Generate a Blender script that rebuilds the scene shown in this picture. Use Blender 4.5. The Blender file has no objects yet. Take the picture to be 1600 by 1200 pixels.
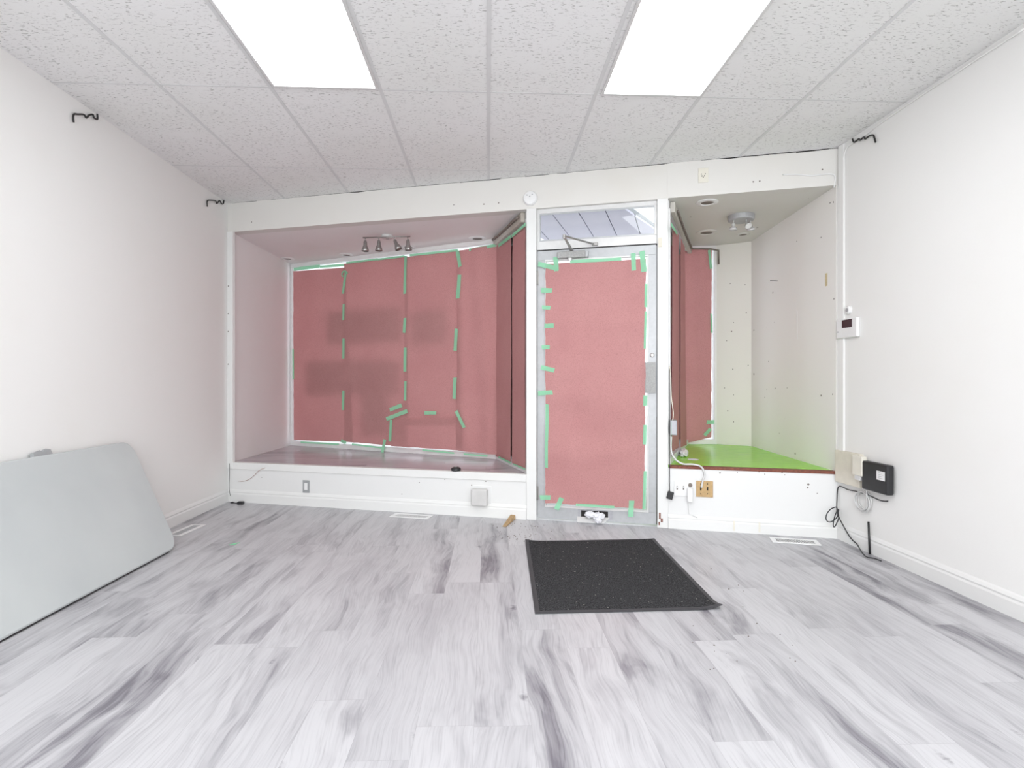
import bpy, bmesh, math, random
from mathutils import Vector, Matrix, noise
random.seed(7)
C = bpy.context.scene.collection

# ------------------------------------------------------------------ camera
F, CX, HY, CAMZ = 850.0, 800.0, 597.0, 1.10          # focal length in px of a 1600x1200 frame, horizon row, eye height
YAW = math.atan(37.0 / F)
cam_d = bpy.data.cameras.new('camera'); cam = bpy.data.objects.new('camera', cam_d); C.objects.link(cam)
cam_d.sensor_width = 36.0; cam_d.lens = F / 1600.0 * 36.0; cam_d.clip_start = 0.02
cam_d.shift_y = -3.0 / 1600.0
cam.location = (0, 0, CAMZ); cam.rotation_euler = (math.pi / 2, 0, -YAW)
bpy.context.scene.camera = cam

# ------------------------------------------------------------------ sky, lamps, exposure
vs = bpy.context.scene.view_settings
vs.view_transform = 'Standard'; vs.look = 'None'; vs.gamma = 1.0; vs.use_curve_mapping = False
vs.exposure = 0.87
w = bpy.data.worlds.new('overcast_sky'); bpy.context.scene.world = w; w.use_nodes = True
bg = w.node_tree.nodes['Background']; bg.inputs[0].default_value = (0.90, 0.94, 1.0, 1); bg.inputs[1].default_value = 1.15
TROFFER = 4.6            # brightness of the ceiling panel lights
def room_lamp(x, y, e):                                   # the panel lights further back in the same room
    ld = bpy.data.lights.new('ceiling_lamp', 'AREA'); ld.shape = 'RECTANGLE'; ld.size = 0.58; ld.size_y = 1.15
    ld.energy = e; ld.color = (0.965, 0.985, 1.0)
    o = bpy.data.objects.new('ceiling_lamp', ld); o.location = (x, y, 2.735); C.objects.link(o)
for lx in (-0.905, 0.925):
    for ly in (-0.05, -2.4):
        room_lamp(lx, ly, 15.0)
rd = bpy.data.lights.new('rear_fill', 'AREA'); rd.shape = 'RECTANGLE'; rd.size = 3.6; rd.size_y = 1.9; rd.energy = 88.0; rd.color = (0.945, 0.975, 1.0)
ro = bpy.data.objects.new('rear_fill', rd); ro.location = (0, -3.55, 1.35); ro.rotation_euler = (math.pi / 2, 0, 0); C.objects.link(ro)   # fill lamp added in front of the back wall to brighten the room evenly

# ------------------------------------------------------------------ pixel -> point on a real plane
FW = Vector((math.sin(YAW), math.cos(YAW), 0)); RT = Vector((math.cos(YAW), -math.sin(YAW), 0))
EYE = Vector((0, 0, CAMZ))
def ray(px, py): return FW * F + RT * (px - CX) + Vector((0, 0, HY - py))
def at_z(px, py, z):
    d = ray(px, py); t = (z - CAMZ) / d.z
    return EYE + d * t
def at_depth(px, py, dep): return EYE + ray(px, py) * (dep / F)
class Plane:                                             # an upright plane: s runs along it, off points into the room
    def __init__(s, p0, p1):
        s.o = Vector((p0[0], p0[1], 0)); d = Vector((p1[0] - p0[0], p1[1] - p0[1], 0)); s.len = d.length; s.d = d.normalized()
        s.m = Vector((s.d.y, -s.d.x, 0))
        if s.m.dot(EYE - s.o) < 0: s.m = -s.m
    def pt(s, a, off, z): return s.o + s.d * a + s.m * off + Vector((0, 0, z))
    def hit(s, px, py, off=0.0):
        d = ray(px, py); q = s.o + s.m * off
        t = (q - EYE).dot(s.m) / d.dot(s.m); p = EYE + d * t
        return (p - s.o).dot(s.d), p.z
    def mat(s):
        M = Matrix((s.d, s.m, Vector((0, 0, 1)))).transposed().to_4x4(); return M

# ------------------------------------------------------------------ mesh builder
class MB:
    def __init__(s): s.bm = bmesh.new()
    def poly(s, pts): return s.bm.faces.new([s.bm.verts.new(p) for p in pts])
    def hexa(s, b, t):
        vb = [s.bm.verts.new(p) for p in b]; vt = [s.bm.verts.new(p) for p in t]; n = len(b)
        s.bm.faces.new(vb[::-1]); s.bm.faces.new(vt)
        for i in range(n): s.bm.faces.new((vb[i], vb[(i + 1) % n], vt[(i + 1) % n], vt[i]))
    def box(s, a, b):
        x0, y0, z0 = a; x1, y1, z1 = b
        s.hexa([(x0, y0, z0), (x1, y0, z0), (x1, y1, z0), (x0, y1, z0)], [(x0, y0, z1), (x1, y0, z1), (x1, y1, z1), (x0, y1, z1)])
    def pbox(s, P, a0, a1, o0, o1, z0, z1):
        q = [(a0, o0), (a1, o0), (a1, o1), (a0, o1)]
        s.hexa([P.pt(a, o, z0) for a, o in q], [P.pt(a, o, z1) for a, o in q])
    def prism(s, xy, z0, z1): s.hexa([(x, y, z0) for x, y in xy], [(x, y, z1) for x, y in xy])
    def tube(s, pts, r, seg=8, cap=True, closed=False):
        pts = [Vector(p) for p in pts]; n = len(pts); rings = []; prev = None
        for i, p in enumerate(pts):
            if closed: t = (pts[(i + 1) % n] - pts[i - 1]).normalized()
            else: t = (pts[min(i + 1, n - 1)] - pts[max(i - 1, 0)]).normalized()
            if prev is None:
                u = t.cross(Vector((0, 0, 1)));
                if u.length < 1e-3: u = t.cross(Vector((1, 0, 0)))
                u.normalize()
            else:
                u = prev - t * prev.dot(t)
                if u.length < 1e-4: u = t.orthogonal()
                u.normalize()
            prev = u; v = t.cross(u); rr = r[i] if isinstance(r, (list, tuple)) else r
            rings.append([s.bm.verts.new(p + (u * math.cos(2 * math.pi * k / seg) + v * math.sin(2 * math.pi * k / seg)) * rr) for k in range(seg)])
        m = n if closed else n - 1
        for i in range(m):
            A, B = rings[i], rings[(i + 1) % n]
            for k in range(seg): s.bm.faces.new((A[k], A[(k + 1) % seg], B[(k + 1) % seg], B[k]))
        if cap and not closed: s.bm.faces.new(rings[0][::-1]); s.bm.faces.new(rings[-1])
    def lathe(s, prof, o, axis=(0, 0, 1), seg=28, cap0=True, cap1=True):
        ax = Vector(axis).normalized(); u = ax.orthogonal().normalized(); v = ax.cross(u); o = Vector(o); rings = []
        for r, h in prof:
            rings.append([s.bm.verts.new(o + ax * h + (u * math.cos(2 * math.pi * k / seg) + v * math.sin(2 * math.pi * k / seg)) * r) for k in range(seg)])
        for A, B in zip(rings, rings[1:]):
            for k in range(seg): s.bm.faces.new((A[k], A[(k + 1) % seg], B[(k + 1) % seg], B[k]))
        if cap0: s.bm.faces.new(rings[0][::-1])
        if cap1: s.bm.faces.new(rings[-1])
    def build(s, name, mat, parent=None, bevel=0, seg=2, smooth=False, solid=0):
        bmesh.ops.recalc_face_normals(s.bm, faces=s.bm.faces[:])
        # keep the object's own origin at the middle of its base
        cs = [v.co for v in s.bm.verts]; mn = Vector([min(c[i] for c in cs) for i in range(3)]); mx = Vector([max(c[i] for c in cs) for i in range(3)])
        base = Vector(((mn.x + mx.x) / 2, (mn.y + mx.y) / 2, mn.z))
        if name in WORLD: base = Vector((0, 0, 0))
        for v in s.bm.verts: v.co -= base
        me = bpy.data.meshes.new(name); s.bm.to_mesh(me); s.bm.free()
        if smooth:
            for p in me.polygons: p.use_smooth = True
        o = bpy.data.objects.new(name, me); C.objects.link(o); me.materials.append(mat)
        o.location = base
        if parent:
            o.parent = parent; par = parent; off = Vector((0, 0, 0))
            while par: off += par.location; par = par.parent
            o.location = base - off
        if solid: md = o.modifiers.new('solid', 'SOLIDIFY'); md.thickness = solid; md.offset = 0
        if bevel: md = o.modifiers.new('bevel', 'BEVEL'); md.width = bevel; md.segments = seg; md.limit_method = 'ANGLE'
        return o
WORLD = {'floor', 'ceiling', 'wall_left', 'wall_right', 'grid_bars'}
def tag(o, label, cat, group=None):
    o['label'] = label; o['category'] = cat
    if group: o['group'] = group
    return o
def struct(o): o['kind'] = 'structure'; return o
def thing(name, loc, label, cat, group=None):
    o = bpy.data.objects.new(name, None); C.objects.link(o); o.location = loc; o.empty_display_size = 0.1
    return tag(o, label, cat, group)
def copy_tree(o, parent=None):
    c = o.copy(); C.objects.link(c); c.parent = parent
    for ch in list(o.children): copy_tree(ch, c)
    return c

# ------------------------------------------------------------------ node helper and materials
class N:
    def __init__(s, name):
        s.m = bpy.data.materials.new(name); s.m.use_nodes = True; s.t = s.m.node_tree; s.t.nodes.clear()
        s.out = s.t.nodes.new('ShaderNodeOutputMaterial')
    def add(s, kind, **kw):
        n = s.t.nodes.new(kind)
        for k, v in kw.items(): setattr(n, k, v)
        return n
    def put(s, sock, v):
        if v is None: return
        if hasattr(v, 'is_output'): s.t.links.new(v, sock)
        else: sock.default_value = v
    def mth(s, op, a, b=None, c=None, clamp=False):
        n = s.add('ShaderNodeMath', operation=op, use_clamp=clamp); s.put(n.inputs[0], a); s.put(n.inputs[1], b); s.put(n.inputs[2], c); return n.outputs[0]
    def xyz(s, x, y, z):
        n = s.add('ShaderNodeCombineXYZ'); s.put(n.inputs[0], x); s.put(n.inputs[1], y); s.put(n.inputs[2], z); return n.outputs[0]
    def coords(s):
        n = s.add('ShaderNodeTexCoord'); p = s.add('ShaderNodeSeparateXYZ'); s.t.links.new(n.outputs['Object'], p.inputs[0])
        return n.outputs['Object'], p.outputs
    def noise(s, vec, scale=5, detail=2, rough=0.5, dist=0, out=0):
        n = s.add('ShaderNodeTexNoise'); s.put(n.inputs['Vector'], vec); s.put(n.inputs['Scale'], scale); s.put(n.inputs['Detail'], detail)
        s.put(n.inputs['Roughness'], rough); s.put(n.inputs['Distortion'], dist); return n.outputs[out]
    def white(s, vec):
        n = s.add('ShaderNodeTexWhiteNoise', noise_dimensions='3D'); s.put(n.inputs['Vector'], vec); return n.outputs['Value']
    def ramp(s, fac, stops, interp='LINEAR'):
        n = s.add('ShaderNodeValToRGB'); n.color_ramp.interpolation = interp; e = n.color_ramp.elements
        for i, (p, c) in enumerate(stops):
            if i > 1: e.new(p)
            e[i].position = p; e[i].color = (*c, 1) if len(c) == 3 else c
        s.put(n.inputs[0], fac); return n.outputs[0]
    def mix(s, fac, a, b, mode='MIX'):
        n = s.add('ShaderNodeMix', data_type='RGBA', blend_type=mode); s.put(n.inputs[0], fac)
        s.put(n.inputs[6], (*a, 1) if isinstance(a, tuple) and len(a) == 3 else a); s.put(n.inputs[7], (*b, 1) if isinstance(b, tuple) and len(b) == 3 else b)
        return n.outputs[2]
    def sstep(s, v, lo, hi):
        n = s.add('ShaderNodeMapRange', interpolation_type='SMOOTHSTEP'); s.put(n.inputs[0], v); s.put(n.inputs[1], lo); s.put(n.inputs[2], hi); return n.outputs[0]
    def bsdf(s, col, rough=0.5, metal=0.0, spec=0.5, bump=None, bstr=0.2, bdist=0.002):
        b = s.add('ShaderNodeBsdfPrincipled'); s.put(b.inputs['Base Color'], (*col, 1) if isinstance(col, tuple) and len(col) == 3 else col)
        s.put(b.inputs['Roughness'], rough); s.put(b.inputs['Metallic'], metal); s.put(b.inputs['Specular IOR Level'], spec)
        if bump is not None:
            n = s.add('ShaderNodeBump'); s.put(n.inputs['Strength'], bstr); s.put(n.inputs['Distance'], bdist); s.put(n.inputs['Height'], bump)
            s.t.links.new(n.outputs[0], b.inputs['Normal'])
        return b.outputs[0]
    def done(s, sh): s.t.links.new(sh, s.out.inputs[0]); return s.m
def plain(name, col, rough=0.5, metal=0.0, var=0.06, scale=14.0, spec=0.5):
    g = N(name); v, _ = g.coords(); n = g.noise(v, scale, 4, 0.6)
    a = tuple(max(0, c * (1 - var)) for c in col); b = tuple(min(1, c * (1 + var)) for c in col)
    return g.done(g.bsdf(g.ramp(n, [(0.3, a), (0.7, b)]), rough, metal, spec, n, 0.05))
def paint(name, col, dots=0.0, tint=(0.80, 0.78, 0.72), rough=0.55, blotch=0.35):
    g = N(name); v, p = g.coords()
    big = g.noise(v, 1.3, 3, 0.6); mid = g.noise(v, 6.0, 4, 0.65); fine = g.noise(v, 120, 3, 0.6)
    c = g.mix(g.mth('MULTIPLY', g.sstep(big, 0.5, 0.8), blotch), col, tint)
    c = g.mix(g.mth('MULTIPLY', g.sstep(mid, 0.62, 0.85), blotch * 0.5), c, tuple(x * 0.92 for x in col))
    if dots:
        vo = g.add('ShaderNodeTexVoronoi', feature='F1'); g.put(vo.inputs['Vector'], v); g.put(vo.inputs['Scale'], 7.0)
        sp = g.add('ShaderNodeSeparateColor'); g.t.links.new(vo.outputs['Color'], sp.inputs[0])
        hole = g.mth('MULTIPLY', g.mth('LESS_THAN', vo.outputs['Distance'], g.mth('MULTIPLY', sp.outputs[1], 0.085)), g.mth('GREATER_THAN', sp.outputs[0], 1 - dots))
        c = g.mix(g.mth('MULTIPLY', hole, 0.75), c, (0.16, 0.13, 0.11))
    return g.done(g.bsdf(c, rough, 0, 0.4, g.mth('ADD', fine, g.mth('MULTIPLY', mid, 3.0)), 0.12, 0.002))
def planks(name, width, length, along_x, light, dark, seam, rough=0.33, streak=1.0, phase=(0.25, 0.0)):
    g = N(name); v, p = g.coords(); X, Y = (p[1], p[0]) if along_x else (p[0], p[1])
    xs = g.mth('ADD', g.mth('DIVIDE', X, width), 40.0 + phase[0]); row = g.mth('FLOOR', xs); fx = g.mth('FRACT', xs)
    rr = g.white(g.xyz(row, 3.7, 1.1))
    ys = g.mth('ADD', g.mth('DIVIDE', Y, length), g.mth('ADD', g.mth('MULTIPLY', rr, 13.0), 20.0)); col = g.mth('FLOOR', ys); fy = g.mth('FRACT', ys)
    idv = g.white(g.xyz(row, col, 5.5)); id2 = g.white(g.xyz(col, row, 9.5))
    zed = g.mth('MULTIPLY', idv, 61.0)
    warp = g.noise(g.xyz(g.mth('MULTIPLY', X, 2.2), g.mth('MULTIPLY', Y, 1.6), zed), 1.0, 2, 0.5)
    gx = g.mth('ADD', X, g.mth('MULTIPLY', g.mth('SUBTRACT', warp, 0.5), 0.16))
    band = g.noise(g.xyz(g.mth('MULTIPLY', gx, 9.0), g.mth('MULTIPLY', Y, 0.85), zed), 1.0, 3, 0.55)
    ring = g.noise(g.xyz(g.mth('MULTIPLY', gx, 30.0), g.mth('MULTIPLY', Y, 1.5), zed), 1.0, 4, 0.65, 0.4)
    fine = g.noise(g.xyz(g.mth('MULTIPLY', gx, 170.0), g.mth('MULTIPLY', Y, 5.0), zed), 1.0, 3, 0.6)
    d = g.sstep(band, g.mth('SUBTRACT', 0.56, g.mth('MULTIPLY', id2, 0.16)), g.mth('SUBTRACT', 0.92, g.mth('MULTIPLY', id2, 0.20)))
    blot = g.noise(g.xyz(g.mth('MULTIPLY', gx, 6.5), g.mth('MULTIPLY', Y, 1.9), g.mth('ADD', zed, 7.7)), 1.0, 4, 0.6, 0.5)
    bd = g.mth('MULTIPLY', g.sstep(blot, 0.44, 0.74), g.mth('ADD', 0.15, g.mth('MULTIPLY', id2, 0.75)))
    d = g.mth('ADD', d, g.mth('MULTIPLY', bd, 1.2))
    cathed = g.mth('MULTIPLY', g.mth('MULTIPLY', g.mth('POWER', g.mth('ABSOLUTE', g.mth('SINE', g.mth('MULTIPLY', band, 38.0))), 5.0), g.sstep(band, 0.42, 0.6)), 0.15)
    t = g.mth('ADD', g.mth('MULTIPLY', d, 0.62 * streak), g.mth('MULTIPLY', g.sstep(ring, 0.45, 0.80), 0.22 * streak))
    t = g.mth('ADD', t, g.mth('MULTIPLY', g.sstep(fine, 0.42, 0.78), 0.24))
    t = g.mth('ADD', t, cathed)
    t = g.mth('ADD', t, g.mth('MULTIPLY', g.mth('SUBTRACT', idv, 0.45), 0.20), clamp=True)
    vo = g.add('ShaderNodeTexVoronoi', feature='F1'); g.put(vo.inputs['Vector'], g.xyz(g.mth('MULTIPLY', gx, 5.2), g.mth('MULTIPLY', Y, 2.4), zed)); g.put(vo.inputs['Scale'], 1.0)
    sp = g.add('ShaderNodeSeparateColor'); g.t.links.new(vo.outputs['Color'], sp.inputs[0])
    kn = g.noise(g.xyz(g.mth('MULTIPLY', X, 45.0), g.mth('MULTIPLY', Y, 70.0), zed), 1.0, 3)
    knot = g.mth('MULTIPLY', g.mth('MULTIPLY', g.sstep(g.mth('ADD', vo.outputs['Distance'], g.mth('MULTIPLY', g.mth('SUBTRACT', kn, 0.5), 0.20)), 0.10, 0.01), g.mth('GREATER_THAN', sp.outputs[0], 0.62)), 0.6)
    t = g.mth('ADD', t, knot, clamp=True)
    c = g.mix(t, light, dark)
    ew = 0.0011 / width; el = 0.0011 / length
    s1 = g.mth('LESS_THAN', fx, ew); s2 = g.mth('LESS_THAN', fy, el)
    sm = g.mth('MAXIMUM', s1, s2)
    c = g.mix(g.mth('MULTIPLY', sm, 0.6), c, seam)
    rg = g.mth('ADD', g.mth('MULTIPLY', fine, 0.14), rough - 0.05)
    return g.done(g.bsdf(c, rg, 0, 0.42, g.mth('SUBTRACT', g.mth('MULTIPLY', fine, 0.25), sm), 0.12, 0.0015))

M = {}
M['wall'] = paint('wall_paint', (0.86, 0.855, 0.84), 0.05, blotch=0.18)
M['wall_cream'] = paint('cream_paint', (0.75, 0.735, 0.705), 0.12, (0.70, 0.665, 0.60))
M['wall_worn'] = paint('worn_cream_paint', (0.84, 0.82, 0.77), 0.45, (0.78, 0.74, 0.65))
M['wall_scarred'] = paint('scarred_wall_paint', (0.90, 0.885, 0.855), 0.6, (0.84, 0.80, 0.72))
M['grimy'] = paint('grimy_aluminium', (0.58, 0.555, 0.51), 0.3, (0.34, 0.27, 0.20), blotch=0.8)
M['wall_display'] = paint('display_wall_paint', (0.885, 0.865, 0.865), 0.10)
M['trim'] = paint('trim_paint', (0.80, 0.80, 0.79), 0.12, rough=0.35, blotch=0.2)
M['knee'] = paint('knee_wall_paint', (0.79, 0.79, 0.785), 0.16, rough=0.4, blotch=0.15)
M['floor'] = planks('grey_laminate', 0.184, 1.25, False, (0.545, 0.54, 0.56), (0.165, 0.157, 0.182), (0.26, 0.25, 0.27))
M['platform'] = planks('display_laminate', 0.16, 1.2, True, (0.52, 0.47, 0.51), (0.17, 0.14, 0.165), (0.16, 0.13, 0.15), rough=0.22, streak=0.9)
M['alu'] = plain('aluminium', (0.46, 0.47, 0.485), 0.42, 0.25, 0.05, 30)
M['alu_white'] = plain('white_aluminium', (0.70, 0.70, 0.695), 0.38, 0.1, 0.04, 20)
M['steel'] = plain('brushed_steel', (0.38, 0.37, 0.36), 0.34, 0.9, 0.10, 60)
M['tbar'] = plain('ceiling_grid_paint', (0.70, 0.70, 0.70), 0.6, 0, 0.03)
M['white'] = plain('white_plastic', (0.84, 0.84, 0.84), 0.35, 0, 0.03)
M['offwhite'] = plain('ivory_plastic', (0.78, 0.75, 0.66), 0.42, 0, 0.05)
M['beige'] = plain('beige_plastic', (0.74, 0.70, 0.60), 0.45, 0, 0.05)
M['black'] = plain('black_plastic', (0.018, 0.018, 0.020), 0.45, 0, 0.2)
M['screen'] = plain('dark_screen', (0.05, 0.025, 0.03), 0.15, 0, 0.05)
M['zinc'] = plain('textured_zinc', (0.36, 0.36, 0.355), 0.5, 0.25, 0.15, 90)
M['duct2'] = plain('pale_grey_plastic', (0.62, 0.61, 0.60), 0.45, 0, 0.05)
M['dark'] = plain('dark_gap', (0.02, 0.018, 0.018), 0.9, 0, 0.3)
M['cup'] = plain('lamp_cup', (0.20, 0.17, 0.15), 0.6, 0, 0.25)
M['grey'] = plain('grey_plastic', (0.36, 0.37, 0.38), 0.5, 0, 0.06)
M['brown_metal'] = plain('bronze_plate', (0.40, 0.27, 0.13), 0.35, 0.5, 0.15, 40)
M['rust'] = plain('red_brown_wood', (0.20, 0.06, 0.035), 0.6, 0, 0.35, 60)
M['wood'] = plain('scrap_wood', (0.45, 0.30, 0.15), 0.7, 0, 0.25, 60)
M['brown_wire'] = plain('brown_wire', (0.45, 0.30, 0.26), 0.6, 0, 0.1)
M['cloth'] = plain('white_cloth', (0.80, 0.80, 0.84), 0.85, 0, 0.05, 60)
M['duct'] = plain('grey_tape', (0.42, 0.42, 0.45), 0.45, 0.2, 0.06, 60)
M['concrete'] = plain('concrete', (0.66, 0.65, 0.64), 0.85, 0, 0.15, 6)
M['hook'] = plain('black_wire', (0.012, 0.012, 0.012), 0.4, 0, 0.2)
M['stain'] = plain('yellowed_tape', (0.66, 0.56, 0.34), 0.6, 0, 0.15, 60)
M['poster'] = plain('poster_card', (0.62, 0.60, 0.58), 0.6, 0, 0.06)
def m_table():
    g = N('table_plastic'); v, p = g.coords(); f = g.noise(v, 260, 3, 0.6); b = g.noise(v, 2.5, 3)
    return g.done(g.bsdf(g.ramp(b, [(0.3, (0.515, 0.545, 0.55)), (0.7, (0.555, 0.585, 0.585))]), 0.5, 0, 0.4, f, 0.35, 0.001))
M['table'] = m_table()
def m_ceiling():
    g = N('ceiling_tile'); v, p = g.coords()
    a = g.noise(g.xyz(g.mth('MULTIPLY', p[0], 42.0), g.mth('MULTIPLY', p[1], 130.0), 0.0), 1.0, 2, 0.55, 0.6)
    msk = g.noise(v, 9.0, 2)
    fis = g.mth('MULTIPLY', g.sstep(a, 0.585, 0.66), g.sstep(msk, 0.30, 0.5))
    pin = g.noise(v, 330, 2, 0.6); big = g.noise(v, 1.1, 2)
    c = g.mix(g.sstep(big, 0.3, 0.75), (0.865, 0.86, 0.86), (0.84, 0.84, 0.825))
    c = g.mix(g.mth('MULTIPLY', fis, 0.75), c, (0.36, 0.35, 0.34)); c = g.mix(g.mth('MULTIPLY', g.sstep(pin, 0.62, 0.75), 0.25), c, (0.48, 0.47, 0.46))
    return g.done(g.bsdf(c, 0.9, 0, 0.2, g.mth('MULTIPLY', fis, -1.0), 0.3, 0.003))
M['ceiling'] = m_ceiling()
def m_paper():
    g = N('red_rosin_paper'); v, p = g.coords(); f = g.noise(v, 190, 3, 0.7); b = g.noise(v, 2.2, 3)
    c = g.mix(g.sstep(f, 0.42, 0.78), g.ramp(b, [(0.3, (0.55, 0.285, 0.28)), (0.7, (0.60, 0.325, 0.315))]), (0.40, 0.195, 0.20))
    d = g.add('ShaderNodeBsdfDiffuse'); g.put(d.inputs[0], c); t = g.add('ShaderNodeBsdfTranslucent'); g.put(t.inputs[0], g.mix(0.6, c, (0.62, 0.15, 0.17)))
    bn = g.add('ShaderNodeBump'); g.put(bn.inputs['Strength'], 0.12); g.put(bn.inputs['Distance'], 0.002); g.put(bn.inputs['Height'], f); g.t.links.new(bn.outputs[0], d.inputs['Normal'])
    mx = g.add('ShaderNodeMixShader'); g.put(mx.inputs[0], 0.20); g.t.links.new(d.outputs[0], mx.inputs[1]); g.t.links.new(t.outputs[0], mx.inputs[2])
    return g.done(mx.outputs[0])
M['paper'] = m_paper()
def m_tape():
    g = N('green_masking_tape'); v, p = g.coords(); f = g.noise(v, 90, 2)
    c = g.mix(f, (0.34, 0.72, 0.46), (0.40, 0.78, 0.54))
    d = g.add('ShaderNodeBsdfDiffuse'); g.put(d.inputs[0], c); t = g.add('ShaderNodeBsdfTranslucent'); g.put(t.inputs[0], c)
    mx = g.add('ShaderNodeMixShader'); g.put(mx.inputs[0], 0.3); g.t.links.new(d.outputs[0], mx.inputs[1]); g.t.links.new(t.outputs[0], mx.inputs[2])
    return g.done(mx.outputs[0])
M['tape'] = m_tape()
def m_glass():
    g = N('window_glass'); t = g.add('ShaderNodeBsdfTransparent'); g.put(t.inputs[0], (0.95, 0.97, 0.97, 1))
    gl = g.add('ShaderNodeBsdfGlossy'); g.put(gl.inputs['Roughness'], 0.02); fr = g.add('ShaderNodeFresnel'); g.put(fr.inputs[0], 1.35)
    mx = g.add('ShaderNodeMixShader'); g.t.links.new(fr.outputs[0], mx.inputs[0]); g.t.links.new(t.outputs[0], mx.inputs[1]); g.t.links.new(gl.outputs[0], mx.inputs[2])
    return g.done(mx.outputs[0])
M['glass'] = m_glass()
def m_mat():
    g = N('mat_pile'); v, p = g.coords(); f = g.noise(v, 150, 3, 0.8); s = g.noise(v, 60, 2); b = g.noise(v, 4.0, 2)
    c = g.ramp(f, [(0.38, (0.008, 0.008, 0.010)), (0.66, (0.10, 0.10, 0.105))])
    c = g.mix(g.mth('MULTIPLY', b, 0.3), c, (0.05, 0.05, 0.05)); c = g.mix(g.sstep(s, 0.69, 0.74), c, (0.42, 0.41, 0.36))
    return g.done(g.bsdf(c, 0.95, 0, 0.1, f, 0.9, 0.006))
M['mat'] = m_mat()
M['rubber'] = plain('mat_edge', (0.045, 0.045, 0.05), 0.6, 0, 0.15, 60)
def m_green():
    g = N('lime_paint'); v, p = g.coords()
    n = g.noise(g.xyz(g.mth('MULTIPLY', p[0], 5.0), g.mth('MULTIPLY', p[1], 40.0), 0.0), 1.0, 4, 0.6); b = g.noise(v, 5, 3)
    c = g.ramp(n, [(0.3, (0.24, 0.66, 0.015)), (0.7, (0.38, 0.82, 0.05))]); c = g.mix(g.mth('MULTIPLY', g.sstep(b, 0.6, 0.8), 0.15), c, (0.60, 0.80, 0.45))
    fx = g.mth('FRACT', g.mth('ADD', g.mth('DIVIDE', g.mth('ADD', p[0], g.mth('MULTIPLY', p[1], 0.25)), 0.42), 10.3)); c = g.mix(g.mth('MULTIPLY', g.mth('LESS_THAN', fx, 0.006), 0.6), c, (0.10, 0.25, 0.02))
    return g.done(g.bsdf(c, 0.26, 0, 0.5, n, 0.1, 0.002))
M['green'] = m_green()
def m_diff():
    g = N('lit_diffuser'); e = g.add('ShaderNodeEmission'); g.put(e.inputs[0], (0.965, 0.985, 1.0, 1)); g.put(e.inputs[1], TROFFER); return g.done(e.outputs[0])
M['diffuser'] = m_diff()
def m_porch():
    g = N('porch_panel'); v, p = g.coords(); n = g.noise(v, 3, 4)
    return g.done(g.bsdf(g.ramp(n, [(0.3, (0.70, 0.67, 0.80)), (0.7, (0.78, 0.75, 0.87))]), 0.5))
M['porch'] = m_porch()

# ------------------------------------------------------------------ the room shell
CEIL, SOF, PLL, PLR = 2.75, 2.485, 0.36, 0.47            # ceiling, display soffit, left and right platform heights
XL, XR, YB = -2.405, 2.46, -3.6
A, B = (XL, 5.136), (XR, 3.727)
front = Plane(A, B); left = Plane(A, (XL, YB)); right = Plane(B, (XR, YB))
def fu(px, off=0.0): return front.hit(px, 600, off)[0]
WL, WC = (-2.314, 6.497), (0.087, 5.251)                 # left display window: far left end and its corner
def xy(v): return (v.x, v.y)
WRC = xy(at_depth(1073, 600, 5.55)); PL_ = xy(at_depth(1119, 600, 5.52)); PR_ = xy(at_depth(1174, 600, 5.355))
uL0, uL1, uR0, uR1 = fu(823), fu(838), fu(1027), fu(1044)
postL = xy(front.pt(uL0, -0.05, 0)); postR = xy(front.pt(uR1, -0.05, 0))
sideR = xy(front.pt(front.len - 0.012, 0, 0))

mb = MB(); mb.hexa([(XL - .1, YB - .1, -.1), (XR + .1, YB - .1, -.1), (XR + .1, 3.70, -.1), (XL - .1, 5.2, -.1)], [(XL - .1, YB - .1, 0), (XR + .1, YB - .1, 0), (XR + .1, 3.70, 0), (XL - .1, 5.2, 0)])
struct(mb.build('floor', M['floor']))
mb = MB(); mb.hexa([(XL - .1, YB - .1, CEIL), (XR + .1, YB - .1, CEIL), (XR + .1, 3.76, CEIL), (XL - .1, 5.2, CEIL)], [(XL - .1, YB - .1, CEIL + .1), (XR + .1, YB - .1, CEIL + .1), (XR + .1, 3.76, CEIL + .1), (XL - .1, 5.2, CEIL + .1)])
ceil = struct(mb.build('ceiling', M['ceiling']))
mb = MB()
ROWS = [3.10 + 1.147 * k for k in range(-6, 2)]
def fy(x): return A[1] + (B[1] - A[1]) * (x - A[0]) / (B[0] - A[0])
for k in range(-3, 4):
    x = 0.61 * k + 0.003; mb.box((x - .010, YB, CEIL - .003), (x + .010, fy(x + .010) - .003, CEIL))
for y in ROWS:
    x1 = XR if y < 3.7 else A[0] + (y - A[1]) / (B[1] - A[1]) * (B[0] - A[0]) - .03
    mb.box((XL, y - .005, CEIL - .0012), (x1, y + .005, CEIL - .0002))
mb.build('grid_bars', M['tbar'], ceil)
mb = MB(); mb.box((XL - .12, YB - .1, 0), (XL, 5.2, CEIL)); struct(mb.build('wall_left', M['wall']))
mb = MB(); mb.box((XR, YB - .1, 0), (XR + .12, 3.80, CEIL)); wr = struct(mb.build('wall_right', M['wall']))
mb = MB(); mb.box((XL - .12, YB - .12, 0), (XR + .12, YB, CEIL)); struct(mb.build('wall_back', M['wall']))
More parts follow.
